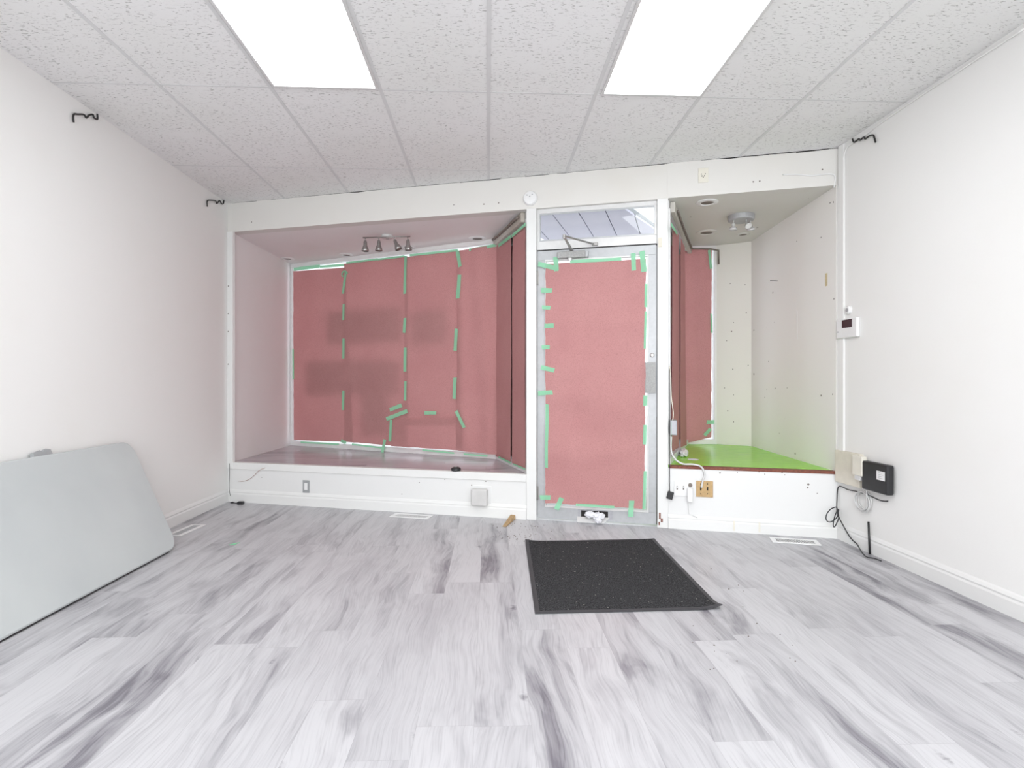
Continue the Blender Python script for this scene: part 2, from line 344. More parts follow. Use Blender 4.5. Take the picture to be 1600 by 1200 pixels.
# header band across the whole front, with the ragged dark gap under the ceiling
mb = MB(); mb.pbox(front, 0, front.len, -0.10, 0, SOF, CEIL); hd = struct(mb.build('wall_front', M['wall_cream']))
mb = MB(); s = 0.05
while s < front.len - .02:
    L = random.uniform(.04, .22); t = random.uniform(.001, .005) * (1.5 if s > 1.2 else .8) * (1.9 if s > front.len - .6 else 1)
    if random.random() < .93:
        q = [(s, CEIL - .0005), (s + L, CEIL - .0005), (s + L, CEIL - t * random.uniform(.4, 1)), (s + L * .5, CEIL - t * random.uniform(.6, 1.5)), (s, CEIL - t * random.uniform(.4, 1))]
        mb.hexa([front.pt(a, 0, z) for a, z in q], [front.pt(a, .0012, z) for a, z in q])
    s += L
mb.build('crack', M['dark'], hd)
# a faint raised board joint on the header and its lower lip over the right display
mb = MB(); a0 = fu(1043); a1 = fu(1053); mb.pbox(front, a0, a1, 0, .004, SOF, CEIL - .003)
mb.pbox(front, uR1, front.len - .02, 0, .007, SOF, SOF + .03); mb.build('batten', M['wall_cream'], hd)

# knee walls
mb = MB(); mb.pbox(front, 0, uL0, -.05, 0, 0, PLL - .012); struct(mb.build('wall_front_lower', M['knee']))
mb = MB(); mb.pbox(front, uR1, front.len, -.05, 0, 0, PLR - .018); struct(mb.build('wall_front_low', M['knee']))
mb = MB(); mb.pbox(front, 0.03, uL0, -.05, .010, PLL - .06, PLL + .002); struct(mb.build('trim_1', M['trim'], bevel=.003))
mb = MB(); mb.pbox(front, uR1 + .01, front.len - .01, -.05, .005, PLR - .020, PLR + .001); struct(mb.build('trim_2', M['rust'], bevel=.003))
# platforms of the two shop-window displays
mb = MB(); mb.prism([xy(front.pt(.02, -.05, 0)), postL, WC, WL], -.05, PLL); struct(mb.build('display_platform', M['platform']))
mb = MB(); mb.prism([postR, xy(front.pt(front.len - .012, -.05, 0)), PR_, PL_, WRC], -.05, PLR); struct(mb.build('display_platform_right', M['green']))
# soffits
mb = MB(); mb.prism([xy(front.pt(0, -.1, 0)), xy(front.pt(uL1, -.1, 0)), (WC[0] + .06, WC[1] + .06), (WL[0] - .05, WL[1] + .1)], SOF, SOF + .22); struct(mb.build('ceiling_display_left', M['wall_display']))
mb = MB(); mb.prism([xy(front.pt(uR0, -.1, 0)), xy(front.pt(front.len + .1, -.1, 0)), (PR_[0] + .1, PR_[1] + .1), (PL_[0], PL_[1] + .1), (WRC[0] - .06, WRC[1] + .07)], SOF, SOF + .22); struct(mb.build('ceiling_display_right', M['wall_cream']))
# display side walls and the back panel of the right display
mb = MB(); mb.prism([xy(front.pt(.035, -.001, 0)), (WL[0], WL[1]), (WL[0] - .12, WL[1]), (XL - .12, 5.14)], PLL, SOF); struct(mb.build('wall_display_left', M['wall_display']))
mb = MB(); mb.prism([sideR, PR_, (PR_[0] + .15, PR_[1]), (sideR[0] + .15, sideR[1] + .03)], PLR, SOF); struct(mb.build('wall_display_right', M['wall_scarred']))
mb = MB(); mb.prism([PL_, PR_, (PR_[0], PR_[1] + .1), (PL_[0], PL_[1] + .1)], PLR, SOF); struct(mb.build('wall_display_back', M['wall_worn']))

# posts either side of the door, corner board on the left
def post(name, s0, s1, z1):
    mb = MB(); mb.pbox(front, s0, s1, -.10, .012, 0, z1); return struct(mb.build(name, M['trim'], bevel=.003))
p3 = post('trim_3', uL0, uL1, SOF); p4 = post('trim_4', uR0, uR1, SOF)
mb = MB()                                                 # rust and chipped paint at the foot of the door jamb
for (px, py, w_, h_) in ((1031, 806, 2.5, 10), (1034, 813, 3, 6), (1030, 818, 2, 5)):
    s0, z0 = front.hit(px, py, .0125); mb.pbox(front, s0 - w_ * .0024, s0 + w_ * .0024, .012, .0135, max(.001, z0 - h_ * .0024), z0 + h_ * .0024)
mb.build('rust_stain', M['rust'], p4)
mb = MB(); mb.pbox(front, .004, fu(365), -.02, .014, PLL - .06, SOF); struct(mb.build('trim_5', M['trim'], bevel=.003))
# right corner batten
mb = MB(); mb.box((XR - .012, B[1] - .075, PLR + .02), (XR, B[1] - .02, CEIL - .002)); struct(mb.build('trim_6', M['wall'], bevel=.002))

# baseboards: a moulded profile swept along each foot
def baseboard(name, P, s0, s1, h=.115):
    prof = [(0, 0), (.014, 0), (.014, h * .62), (.010, h * .72), (.012, h * .80), (.006, h * .93), (0, h)]
    mb = MB(); mb.hexa([P.pt(s0, o, z) for o, z in prof], [P.pt(s1, o, z) for o, z in prof]); return struct(mb.build(name, M['trim']))
baseboard('baseboard_left', left, 0.0, left.len)
baseboard('baseboard_right', right, 0.0, right.len)
baseboard('baseboard_front_left', front, 0.0, uL0 - .001)
bfr = baseboard('baseboard_front_right', front, uR1 + .001, front.len, .105)

# ------------------------------------------------------------------ shop windows (frames and panes)
winL = Plane(WL, WC); retL = Plane(postL, WC); retR = Plane(postR, WRC); winR = Plane(WRC, PL_)
def window(name, P, z0, z1, ends=(True, True), sill=.05, head=.04, side=.035):
    mb = MB(); mb.pbox(P, 0, P.len, -.05, .02, z0, z0 + sill); mb.pbox(P, 0, P.len, -.05, .01, z1 - head, z1)
    if ends[0]: mb.pbox(P, 0, side, -.05, .018, z0 + sill, z1 - head)
    if ends[1]: mb.pbox(P, P.len - side, P.len, -.05, .018, z0 + sill, z1 - head)
    f = struct(mb.build(name, M['white'], bevel=.002))
    mb = MB(); mb.pbox(P, .005, P.len - .005, -.03, -.024, z0 + sill - .01, z1 - head + .01); mb.build('pane', M['glass'], f); return f
window('window_1', winL, PLL, SOF, (True, True), side=.03)
window('window_2', retL, PLL, SOF, (True, False), sill=.06, head=.06, side=.02)
window('window_3', retR, PLR, SOF, (True, False), head=.06, side=.02)
window('window_4', winR, PLR, SOF, (False, True), side=.022)
# old aluminium beam with a conduit along the top of both returns
mb = MB(); mb.pbox(retL, .03, retL.len - .02, .012, .05, SOF - .085, SOF - .002); struct(mb.build('trim_7', M['grimy'], bevel=.008))
mb = MB(); mb.pbox(retR, .03, retR.len - .02, .012, .05, SOF - .085, SOF - .002); struct(mb.build('trim_8', M['grimy'], bevel=.008))
mb = MB(); mb.tube([retL.pt(a, .062 + .004 * math.sin(a * 9), SOF - .035) for a in [i * retL.len / 14 for i in range(1, 14)]], .010)
tag(mb.build('conduit_pipe', M['cup'], smooth=True), 'dirty grey conduit along soffit above angled left window beside door', 'pipe')
mb = MB(); pts = [retR.pt(a, .062, SOF - .05 - .02 * math.sin(a * 2)) for a in [i * (retR.len - .12) / 12 for i in range(1, 13)]]
pts += [winR.pt(.10, .05, SOF - .04), winR.pt(.22, .05, SOF - .045), winR.pt(winR.len + .01, .05, SOF - .06), winR.pt(winR.len + .012, .05, SOF - .20)]
mb.tube(pts, .009); tag(mb.build('conduit_pipe', M['cup'], smooth=True), 'dark conduit sagging along soffit edge above narrow right display window', 'pipe')

# ------------------------------------------------------------------ door with transom
DO = -.03                                                 # door face sits a little behind the posts
D = Plane(xy(front.pt(0, DO, 0)), xy(front.pt(front.len, DO, 0)))
def du(px): return D.hit(px, 600)[0]
d0, d1 = du(839.5), du(1025.5); zt = D.hit(930, 388)[1]; zt0 = D.hit(843, 392.5)[1]
DTOP = zt0
mb = MB(); T0, T1 = DTOP + .008, DTOP + .075
mb.pbox(D, uL1, uR0, -.05, .004, T0, T1); mb.pbox(D, uL1, uR0, -.05, .004, SOF - .035, SOF)
mb.pbox(D, uL1, uL1 + .022, -.05, .004, T1, SOF - .035); mb.pbox(D, uR0 - .022, uR0, -.05, .004, T1, SOF - .035)
w5 = struct(mb.build('window_5', M['alu_white'], bevel=.002))
mb = MB(); mb.pbox(D, uL1 + .02, uR0 - .02, -.03, -.024, T1 - .01, SOF - .03); mb.build('pane', M['glass'], w5)
mb = MB(); mb.pbox(D, uL1 + .022, uR0 - .022, -.004, .001, T1, T1 + .012); mb.pbox(D, uL1 + .022, uR0 - .022, -.004, .001, SOF - .047, SOF - .035); mb.build('glazing_bead', M['alu'], w5)
door = bpy.data.objects.new('door_1', None); C.objects.link(door); door.location = D.pt((d0 + d1) / 2, 0, 0); struct(door)
gz0, gz1 = D.hit(930, 793.5)[1], D.hit(930, 405)[1]; g0, g1 = du(853.5), du(1011)
mb = MB(); mb.pbox(D, d0, d1, -.045, 0, .012, gz0 - .012); mb.pbox(D, d0, d1, -.045, 0, gz1 + .012, DTOP)
mb.pbox(D, d0, g0 - .01, -.045, 0, gz0 - .012, gz1 + .012); mb.pbox(D, g1 + .01, d1, -.045, 0, gz0 - .012, gz1 + .012)
mb.build('door_frame', M['alu'], door, bevel=.002)
mb = MB()
for (a, b_, c_, d_) in ((g0 - .012, g1 + .012, gz0 - .014, gz0), (g0 - .012, g1 + .012, gz1, gz1 + .014), (g0 - .012, g0, gz0, gz1), (g1, g1 + .012, gz0, gz1)): mb.pbox(D, a, b_, -.02, .006, c_, d_)
mb.build('glazing_bead', M['alu_white'], door, bevel=.002)
mb = MB(); mb.pbox(D, g0 - .005, g1 + .005, -.03, -.024, gz0 - .005, gz1 + .005); mb.build('pane', M['glass'], door)
mb = MB(); s0, z0 = D.hit(1001.5, 614, .03); s1, z1 = D.hit(1024.5, 566, .03); mb.pbox(D, s0, s1, .022, .030, z0, z1); mb.pbox(D, s0 + .05, s1 - .01, 0, .022, z0 + .03, z1 - .03)
ns = 11
for i in range(ns): a = s0 + (s1 - s0) * (i + .25) / ns; mb.pbox(D, a, a + (s1 - s0) / ns * .5, .030, .0325, z0 + .004, z1 - .004)
mb.build('push_plate', M['zinc'], door, bevel=.001)
mb = MB(); s0, z0 = D.hit(1019, 555); mb.lathe([(.016, 0), (.016, .008), (.012, .012), (.003, .013)], D.pt(s0, 0, z0), D.m); mb.build('lock_cylinder', M['steel'], door, smooth=False)
for py in (434, 770):
    z0 = D.hit(839, py)[1]; mb = MB(); mb.tube([D.pt(d0 - .003, .010, z0 - .055), D.pt(d0 - .003, .010, z0 + .055)], .008); mb.pbox(D, d0, d0 + .012, 0, .004, z0 - .055, z0 + .055)
    mb.build('hinge', M['steel'], door)
mb = MB(); mb.pbox(D, d0 - .007, d0 - .002, -.04, -.002, .01, DTOP + .005); mb.pbox(D, d1 + .002, d1 + .007, -.04, -.002, .01, DTOP + .005); mb.pbox(D, d0 - .007, d1 + .007, -.04, -.002, DTOP + .001, DTOP + .006)
mb.build('weather_strip', M['dark'], door)
# letter slot in the bottom rail
mb = MB(); s0, z0 = D.hit(903, 815); s1, z1 = D.hit(958, 795); z0 = max(z0, .03); mb.pbox(D, s0, s1, 0, .0012, z0, z1); tp = mb.build('slot_tape', M['duct'], door)
sl0, slz0 = D.hit(908, 807); sl1, slz1 = D.hit(950, 799.5); mb = MB(); mb.pbox(D, sl0, sl1, .0012, .0022, slz0, slz1); mb.build('letter_slot', M['dark'], door)
mb = MB(); mb.hexa([D.pt(sl0 - .03, .002, slz0 - .006), D.pt(sl1 + .01, .002, slz0 - .002), D.pt(sl1 - .03, .045, slz0 - .034), D.pt(sl0 - .025, .045, slz0 - .036)], [D.pt(sl0 - .03, .002, slz0), D.pt(sl1 + .01, .002, slz0 + .004), D.pt(sl1 - .03, .045, slz0 - .031), D.pt(sl0 - .025, .045, slz0 - .033)])
mb.build('slot_flap', M['alu_white'], door)
# crumpled white cloth stuffed in the slot
mb = MB()
c0 = D.pt(sl0 + .075, .03, (slz0 + slz1) / 2 + .002)
def lump(mb, c, r, axes, seed, amp=.25):
    bm2 = bmesh.new(); bmesh.ops.create_icosphere(bm2, subdivisions=4, radius=1)
    Mx = Matrix(axes).transposed()
    vm = {}
    for v in bm2.verts:
        n = v.co.normalized(); k = 1 + amp * noise.noise(n * 2.3 + Vector((seed, 0, 0))) + amp * .7 * abs(noise.noise(n * 5.0 + Vector((0, seed, 0))))
        vm[v] = mb.bm.verts.new(Vector(c) + Mx @ Vector((n.x * r[0] * k, n.y * r[1] * k, n.z * r[2] * k)))
    for f in bm2.faces: mb.bm.faces.new([vm[v] for v in f.verts])
    bm2.free()
ax = (D.d, D.m, Vector((0, 0, 1)))
lump(mb, c0, (.042, .03, .024), ax, 3.0)
lump(mb, c0 + D.d * .055 + Vector((0, 0, -.012)), (.034, .028, .030), ax, 8.0, .4)
lump(mb, c0 + D.d * .062 + D.m * .02 + Vector((0, 0, -.036)), (.024, .02, .022), ax, 12.0, .5)
lump(mb, c0 + D.d * .085 + D.m * .005 + Vector((0, 0, -.006)), (.026, .02, .022), ax, 17.0, .4)
tag(mb.build('crumpled_cloth', M['cloth'], smooth=True), 'crumpled white cloth stuffed in the letter slot at the foot of the door', 'cloth')
# door closer: body on the door, folding arm to the transom bar
s0, z0 = D.hit(870.5, 404, .04); s1, z1 = D.hit(919, 391, .04)
cl = thing('door_closer', D.pt((s0 + s1) / 2, 0, z0), 'grey hydraulic door closer with folded arm on top rail of door', 'door closer')
mb = MB(); mb.pbox(D, s0, s1 - .022, 0, .05, z0, z1); mb.build('body', M['zinc'], cl, bevel=.006)
mb = MB(); mb.pbox(D, s1 - .022, s1, 0, .048, z0 + .002, z1 - .002); mb.build('end_cap', M['alu'], cl, bevel=.003)
mb = MB(); mb.lathe([(.014, -.022), (.016, 0)], D.pt(s0 + .10, .03, z0)); mb.build('adjuster', M['alu_white'], cl)
pv = D.pt(D.hit(893, 390, .025)[0], .025, z1 + .012); el = at_z(881.5, 369.5, z1 + .018); se, ze = D.hit(928, 381.5, .02); en = D.pt(se, .02, ze)
mb = MB(); mb.tube([pv, el], [.012, .009]); mb.lathe([(.014, -.014), (.014, .010)], pv); mb.build('arm', M['steel'], cl)
mb = MB(); mb.tube([el + Vector((0, 0, .005)), en], .0075); mb.lathe([(.010, -.014), (.010, .012)], el); mb.build('forearm', M['steel'], cl)
mb = MB(); mb.pbox(D, se - .012, se + .03, .004, .03, ze - .012, ze + .012); mb.build('arm_shoe', M['steel'], cl, bevel=.003)

# ------------------------------------------------------------------ papered windows
def wrinkle(seed, amp):
    def f(s, z):
        p = Vector((s * 1.4 + seed * 3.1, z * .9, seed)); q = Vector((s * 3.2 + z * 1.1, z * 2.2 - s, seed + 9))
        return amp * (noise.noise(p) * 1.0 + .45 * noise.noise(q) + .22 * noise.noise(q * 2.6)) + amp * 1.1
    return f
def sheet(P, edges, off, seed, label, amp=.008, group='red paper sheets covering the glass', fn=None, nx=26, nz=60, curl=None):
    """edges: function v(0 bottom..1 top) -> (s_left, s_right, z_left, z_right)"""
    f = fn or wrinkle(seed, amp)
    mb = MB(); rows = []
    for j in range(nz + 1):
        v = j / nz; r = []
        for i in range(nx + 1):
            u = i / nx; s, z = edges(u, v); o = off + f(s, z) + (curl(u, v) if curl else 0)
            r.append(mb.bm.verts.new(P.pt(s, o, z)))
        rows.append(r)
    for j in range(nz):
        for i in range(nx): mb.bm.faces.new((rows[j][i], rows[j][i + 1], rows[j + 1][i + 1], rows[j + 1][i]))
    o = mb.build('paper_sheet', M['paper'], smooth=True); tag(o, label, 'paper', group)
    o['_'] = 0; del o['_']
    return o, f
def jag(seed, amp): return lambda t: amp * (noise.noise(Vector((t * 9 + seed, seed, 0))) + .5 * noise.noise(Vector((t * 25, seed, 2))))
def quadedges(P, bl, br, tl, tr, off, seed, amp=.004):
    """corner pixels of the sheet on the plane"""
    a, b, c, d = [P.hit(*q, off) for q in (bl, br, tl, tr)]; ja, jb = jag(seed, amp), jag(seed + 5, amp)
    def e(u, v):
        s = (a[0] * (1 - u) + b[0] * u) * (1 - v) + (c[0] * (1 - u) + d[0] * u) * v
        z = (a[1] * (1 - u) + b[1] * u) * (1 - v) + (c[1] * (1 - u) + d[1] * u) * v
        return s + ja(z) * (1 - u) + jb(z) * u, z + jb(s) * (1 if v < .02 else 0)
    return e
def tape(P, par, f, off, x0, y0, x1, y1, w, n=6):
    """one torn strip of tape between two pixels, w px wide, lying on the sheet"""
    a, za = P.hit(x0, y0, off); b, zb = P.hit(x1, y1, off); dv = Vector((b - a, zb - za)); L = dv.length; dv.normalize(); nv = Vector((-dv.y, dv.x))
    dep = (P.pt((a + b) / 2, 0, (za + zb) / 2) - EYE).dot(FW); hw = w * dep / F / 2
    mb = MB(); rows = []
    for i in range(n + 1):
        t = i / n; r = []
        for k in (-1, 1):
            e = (random.uniform(-.004, .004) if i in (0, n) else 0)
            q = Vector((a, za)) + dv * (L * t + e) + nv * hw * k * (1 + random.uniform(-.06, .06))
            r.append(mb.bm.verts.new(P.pt(q.x, off + (f(q.x, q.y) if f else 0) + .0022, q.y)))
        rows.append(r)
    for A_, B_ in zip(rows, rows[1:]): mb.bm.faces.new((A_[0], A_[1], B_[1], B_[0]))
    return mb.build('tape_strip', M['tape'], par)
OFF = .024
# --- the big left window: four sheets side by side, overlapping at the seams
sh1, f1 = sheet(winL, quadedges(winL, (460, 687.5), (553, 691), (459, 424), (541, 418), OFF, 1), OFF, 1, 'leftmost red paper sheet on the big window, slipped at the top', .006)
sh2, f2 = sheet(winL, quadedges(winL, (538, 690), (640, 698.5), (538, 412), (638, 400.5), OFF + .012, 2), OFF + .012, 2, 'second red paper sheet from left on the big window', .006)
sh3, f3 = sheet(winL, quadedges(winL, (632, 664), (722, 664), (633, 402), (724, 391), OFF + .024, 3), OFF + .024, 3, 'third red paper sheet from left on the big window', .006)
sh4, f4 = sheet(winL, quadedges(winL, (714, 703), (779, 710), (718, 392.5), (781, 383), OFF + .036, 4), OFF + .036, 4, 'fourth red paper sheet, buckled, ending at the corner of the big window', .022, curl=lambda u, v: .055 * u * (1 - u) * (1 + math.sin(8 * u + 3.5 * v)))
pat, fp = sheet(winL, quadedges(winL, (611, 697), (724, 704), (607, 655), (727, 652), OFF + .05, 5), OFF + .05, 5, 'small red paper patch taped low over the big window seams', .006, nz=16)
# --- the angled return beside the door
def rq(P, a, b, c, d, off, seed): return quadedges(P, a, b, c, d, off, seed)
sh5, f5 = sheet(retL, rq(retL, (800, 722), (776, 713), (800.5, 368), (778, 386), OFF, 6), OFF, 6, 'red paper sheet on the angled return left of the door, corner side', .010)
sh6, f6 = sheet(retL, rq(retL, (821.5, 734), (800.8, 723), (821.5, 354), (801.5, 368), OFF + .006, 7), OFF + .006, 7, 'narrow red paper strip between the left door post and the dark slit', .004)
# --- right display
sh7, f7 = sheet(retR, rq(retR, (1049, 706), (1060, 699), (1049.5, 352), (1060, 368), OFF, 8), OFF, 8, 'narrow brownish paper strip just right of the right door post', .004)
sh8, f8 = sheet(retR, rq(retR, (1061.5, 699), (1071.5, 695), (1062, 372), (1069, 386), OFF, 9), OFF, 9, 'paper strip on the angled return right of the door, far side', .006)
sh9, f9 = sheet(winR, rq(winR, (1066.5, 693), (1111, 683), (1066.5, 388), (1111.5, 389), OFF, 10), OFF, 10, 'dark red paper sheet on the narrow window of the right display', .014, curl=lambda u, v: .03 * u * (1 - u) * (1 + math.sin(7 * u + 3 * v)))
# --- the door
def fdoor(s, z):
    a = .022 * (noise.noise(Vector((s * 1.5 + z * 1.6, z * 2.6 - s * 1.2, 3.3))) + .5 * noise.noise(Vector((s * 2 + z * 4.0, z * 5 - s * 3, 8.1))) + .3 * noise.noise(Vector((s * 9, z * 2, 4))))
    return a + .028
shd, fd = sheet(D, quadedges(D, (853, 784.5), (1007, 794), (853.5, 413), (1009.5, 405.5), .008, 11, .005), .008, 11, 'light red paper sheet covering the glass of the door', fn=fdoor, nx=40, nz=90)

for q in ((541, 425, 536.5, 459, 4.5), (538, 475, 537, 500, 4), (537.5, 529, 537, 560, 4.5), (537, 610, 536, 641, 4.5), (533, 688, 541, 692, 5)): tape(winL, sh1, f2, OFF + .016, *q)
for q in ((634.5, 400, 633, 459, 5), (633.5, 497, 632, 520, 5), (634, 543, 633.5, 581, 5.5), (634.5, 596, 634, 626, 4.5)): tape(winL, sh2, f3, OFF + .030, *q)
for q in ((717, 393, 722, 418, 6), (721, 430, 718, 467, 6.5), (715, 514, 712.5, 548, 6), (712.5, 590, 711.5, 623, 6)): tape(winL, sh3, f4, OFF + .042, *q)
for q in ((609, 640.5, 628.5, 633, 6), (604, 655, 637, 642, 6), (611.5, 656, 609.7, 690, 5), (602, 687, 598, 707, 5), (664, 645, 682, 645, 5.5)): tape(winL, pat, fp, OFF + .062, *q)
tape(winL, sh4, f4, OFF + .072, 715, 642, 727.5, 668, 5.5)
for q in ((459, 421, 500, 416, 5), (500, 417, 540, 414, 4)): tape(winL, sh1, None, OFF + .006, *q)
tape(winL, sh1, None, OFF + .012, 458, 545, 458.5, 592, 3)
for q in ((541, 411, 590, 405, 3), (590, 405.5, 632, 400.5, 3)): tape(winL, sh2, None, OFF + .03, *q)
tape(winL, sh3, None, OFF + .045, 640, 399, 716, 391, 3.5); tape(winL, sh4, None, OFF + .06, 733, 390.5, 776, 383, 4.5)
for q in ((470, 691, 530, 694, 2.5),): tape(winL, sh1, None, OFF + .02, *q)
tape(winL, sh2, None, OFF + .03, 550, 694, 600, 700, 2.5); tape(winL, sh3, None, OFF + .045, 660, 703, 710, 708, 2.5); tape(winL, sh4, None, OFF + .06, 725, 709.5, 762, 712.5, 2.5)
for q in ((779, 384, 799, 369, 5.5), (779, 714, 798, 723, 3)): tape(retL, sh5, None, OFF + .022, *q)
for q in ((800, 369, 821.5, 350.5, 5.5), (802, 725, 821, 733, 2.5)): tape(retL, sh6, None, OFF + .022, *q)
for q in ((1048, 350, 1058, 366, 6), (1048.3, 480, 1048.3, 505, 2), (1048.6, 660, 1048.6, 700, 3)): tape(retR, sh7, None, OFF + .02, *q)
for q in ((1108, 391, 1111, 420, 4), (1111, 490, 1112, 520, 2.5), (1104, 659.5, 1116, 659.5, 6), (1101, 680, 1110, 670, 5)): tape(winR, sh9, None, OFF + .035, *q)
DT = [(892, 410, 971, 405.5, 5), (842, 413.5, 873, 421, 7.5), (869, 403, 870, 424, 7.5), (989.5, 397, 990.5, 423, 7), (1003, 393, 1006.5, 426, 8),
      (846, 454.5, 863.5, 454.5, 7.5), (848, 481, 861, 482, 6), (852, 510, 866, 509.5, 7), (848, 543, 860.5, 543, 6.5), (846.5, 574, 867, 579, 7), (842, 614.5, 864, 613, 7),
      (855.5, 631, 855, 730, 5), (845, 776, 861, 776, 7), (879, 776, 870, 795, 7.5), (901, 787, 960, 791, 4), (987, 781, 985.5, 806, 8),
      (1009.5, 444, 1009, 481, 4), (1009, 488, 1007.5, 545, 3.5), (1008.5, 617, 1008, 634, 6), (1008, 664, 1007, 694, 5), (1008, 736, 1006, 794, 4.5)]
for q in DT: tape(D, shd, fd, .008, *q)
# a dangling scrap of torn tape at the top of the first seam
mb = MB(); s0, z0 = winL.hit(543, 429, OFF); mb.tube([winL.pt(s0 + .03 * math.cos(a), .06 + .006 * a, z0 + .03 * math.sin(a)) for a in [i * .35 for i in range(14)]], .007); mb.build('tape_curl', M['tape'], sh2)
# cards stuck on the outside of the big window, dimming the paper behind them
def card(x0, y0, x1, y1, label):
    a, za = winL.hit(x0, y1, 0); b, zb = winL.hit(x1, y0, 0); mb = MB(); mb.pbox(winL, a, b, -.036, -.033, za, zb)
    tag(mb.build('window_card', M['poster']), label, 'poster', 'cards stuck outside the big window')
card(513, 479, 631, 539, 'dark card shadow upper middle of the big papered window')
card(481, 561, 628, 616, 'wide dark card shadow lower left of the big papered window')
card(645, 483, 703, 540, 'dark card shadow on the third sheet, upper right of the big window')
card(568, 618, 611, 678, 'small dark card shadow left of the taped patch on the big window')
# ------------------------------------------------------------------ outside the door
P_out = front
pg = bpy.data.objects.new('porch_ceiling', None); C.objects.link(pg); PZ = 2.62
pa, pb = xy(front.pt(uL1 - .1, -.11, 0)), xy(front.pt(uR0 + .6, -.11, 0))
pg.location = front.pt((uL1 + uR0) / 2, -1.0, PZ); struct(pg)
sdir = (RT * math.sin(math.radians(17.5)) + FW * math.cos(math.radians(17.5)))
e0 = front.pt(uL1 - .475, -.12, PZ); W = 0.237
# the canopy's own outline: cut off obliquely on its right and at its far left corner, with sky beyond
def clip(poly, p, d, side):
    out = []; g_ = lambda v: ((v - p).x * d.y - (v - p).y * d.x) * side
    for i in range(len(poly)):
        u, v = poly[i], poly[(i + 1) % len(poly)]; gu, gv = g_(u), g_(v)
        if gu >= 0: out.append(u)
        if gu * gv < 0: out.append(u + (v - u) * (gu / (gu - gv)))
    return out
c1, c2 = at_z(982, 331, PZ), at_z(1024, 359.5, PZ); c3, c4 = at_z(845, 372, PZ), at_z(859, 379.5, PZ); mid = at_z(930, 350, PZ)
def outline(q):
    for u, v in ((c1, c2), (c3, c4)):
        d = v - u; sd = 1 if ((mid - u).x * d.y - (mid - u).y * d.x) > 0 else -1; q = clip(q, u, d, sd)
        if len(q) < 3: return None
    return q
for k in range(11):
    a = e0 + front.d * W * k; b = a + front.d * (W - .009); q = outline([a, b, b + sdir * 1.75, a + sdir * 1.75])
    if q: mb = MB(); mb.hexa(q, [p + Vector((0, 0, .02)) for p in q]); mb.build('panel', M['porch'], pg)
mb = MB(); q = outline([e0, e0 + front.d * W * 11, e0 + front.d * W * 11 + sdir * 1.75, e0 + sdir * 1.75]); mb.hexa([p + Vector((0, 0, .021)) for p in q], [p + Vector((0, 0, .06)) for p in q]); mb.build('backing', M['grey'], pg)
mb = MB(); q = [front.pt(-6, -.12, -.02), front.pt(11, -.12, -.02), front.pt(11, -14, -.02), front.pt(-6, -14, -.02)]; mb.hexa([p - Vector((0, 0, .1)) for p in q], q); struct(mb.build('sidewalk', M['concrete']))

# ------------------------------------------------------------------ ceiling lights
def troffer(x0, x1, y0, y1):
    t = thing('ceiling_light', ((x0 + x1) / 2, (y0 + y1) / 2, CEIL - .02), '', 'ceiling light', 'panel lights in the tiled ceiling')
    mb = MB(); fw = .016
    for (a, b, c, d) in ((x0, x1, y0, y0 + fw), (x0, x1, y1 - fw, y1), (x0, x0 + fw, y0 + fw, y1 - fw), (x1 - fw, x1, y0 + fw, y1 - fw)): mb.box((a, c, CEIL - .010), (b, d, CEIL - .001))
    mb.build('frame', M['alu_white'], t, bevel=.001)
    mb = MB(); mb.box((x0 + fw, y0 + fw, CEIL - .006), (x1 - fw, y1 - fw, CEIL - .001)); mb.build('diffuser', M['diffuser'], t); return t
t1 = troffer(-1.20, -.615, 1.965, 3.085); t1['label'] = 'lit rectangular panel light in the tiled ceiling, left of the two'
t2 = copy_tree(t1); t2.location.x = .935; t2['label'] = 'lit rectangular panel light in the tiled ceiling, right of the two'

# recessed downlights in the soffits
def downlight(px, py, label, r=.075, mat='white', inner='cup'):
    p = at_z(px, py, SOF); t = thing('downlight', p - Vector((0, 0, .009)), label, 'downlight', 'empty recessed downlights in the display soffits')
    mb = MB(); mb.lathe([(r, 0), (r, -.004), (r * .8, -.009), (r * .62, -.009), (r * .56, -.004)], p, cap0=True, cap1=False); mb.build('trim_ring', M[mat], t, smooth=False)
    mb = MB(); mb.lathe([(r * .57, -.004), (r * .57, -.0035)], p); mb.build('lamp_cup', M[inner], t)
downlight(449, 404, 'recessed downlight at the far left corner of the left soffit')
downlight(541, 398, 'recessed downlight left of the four-lamp spot bar')
downlight(638, 385.5, 'recessed downlight behind the right end of the four-lamp spot bar')
downlight(746, 372.5, 'recessed downlight at the right end of the left soffit near the corner', .085)
downlight(1105, 316, 'recessed downlight in right soffit nearest the header', .082)
downlight(1104, 363, 'recessed downlight in right soffit above the narrow window', .095, 'wall_cream')
downlight(1161, 366, 'recessed downlight behind the round three-lamp spot in the right soffit', .06, 'wall_cream')

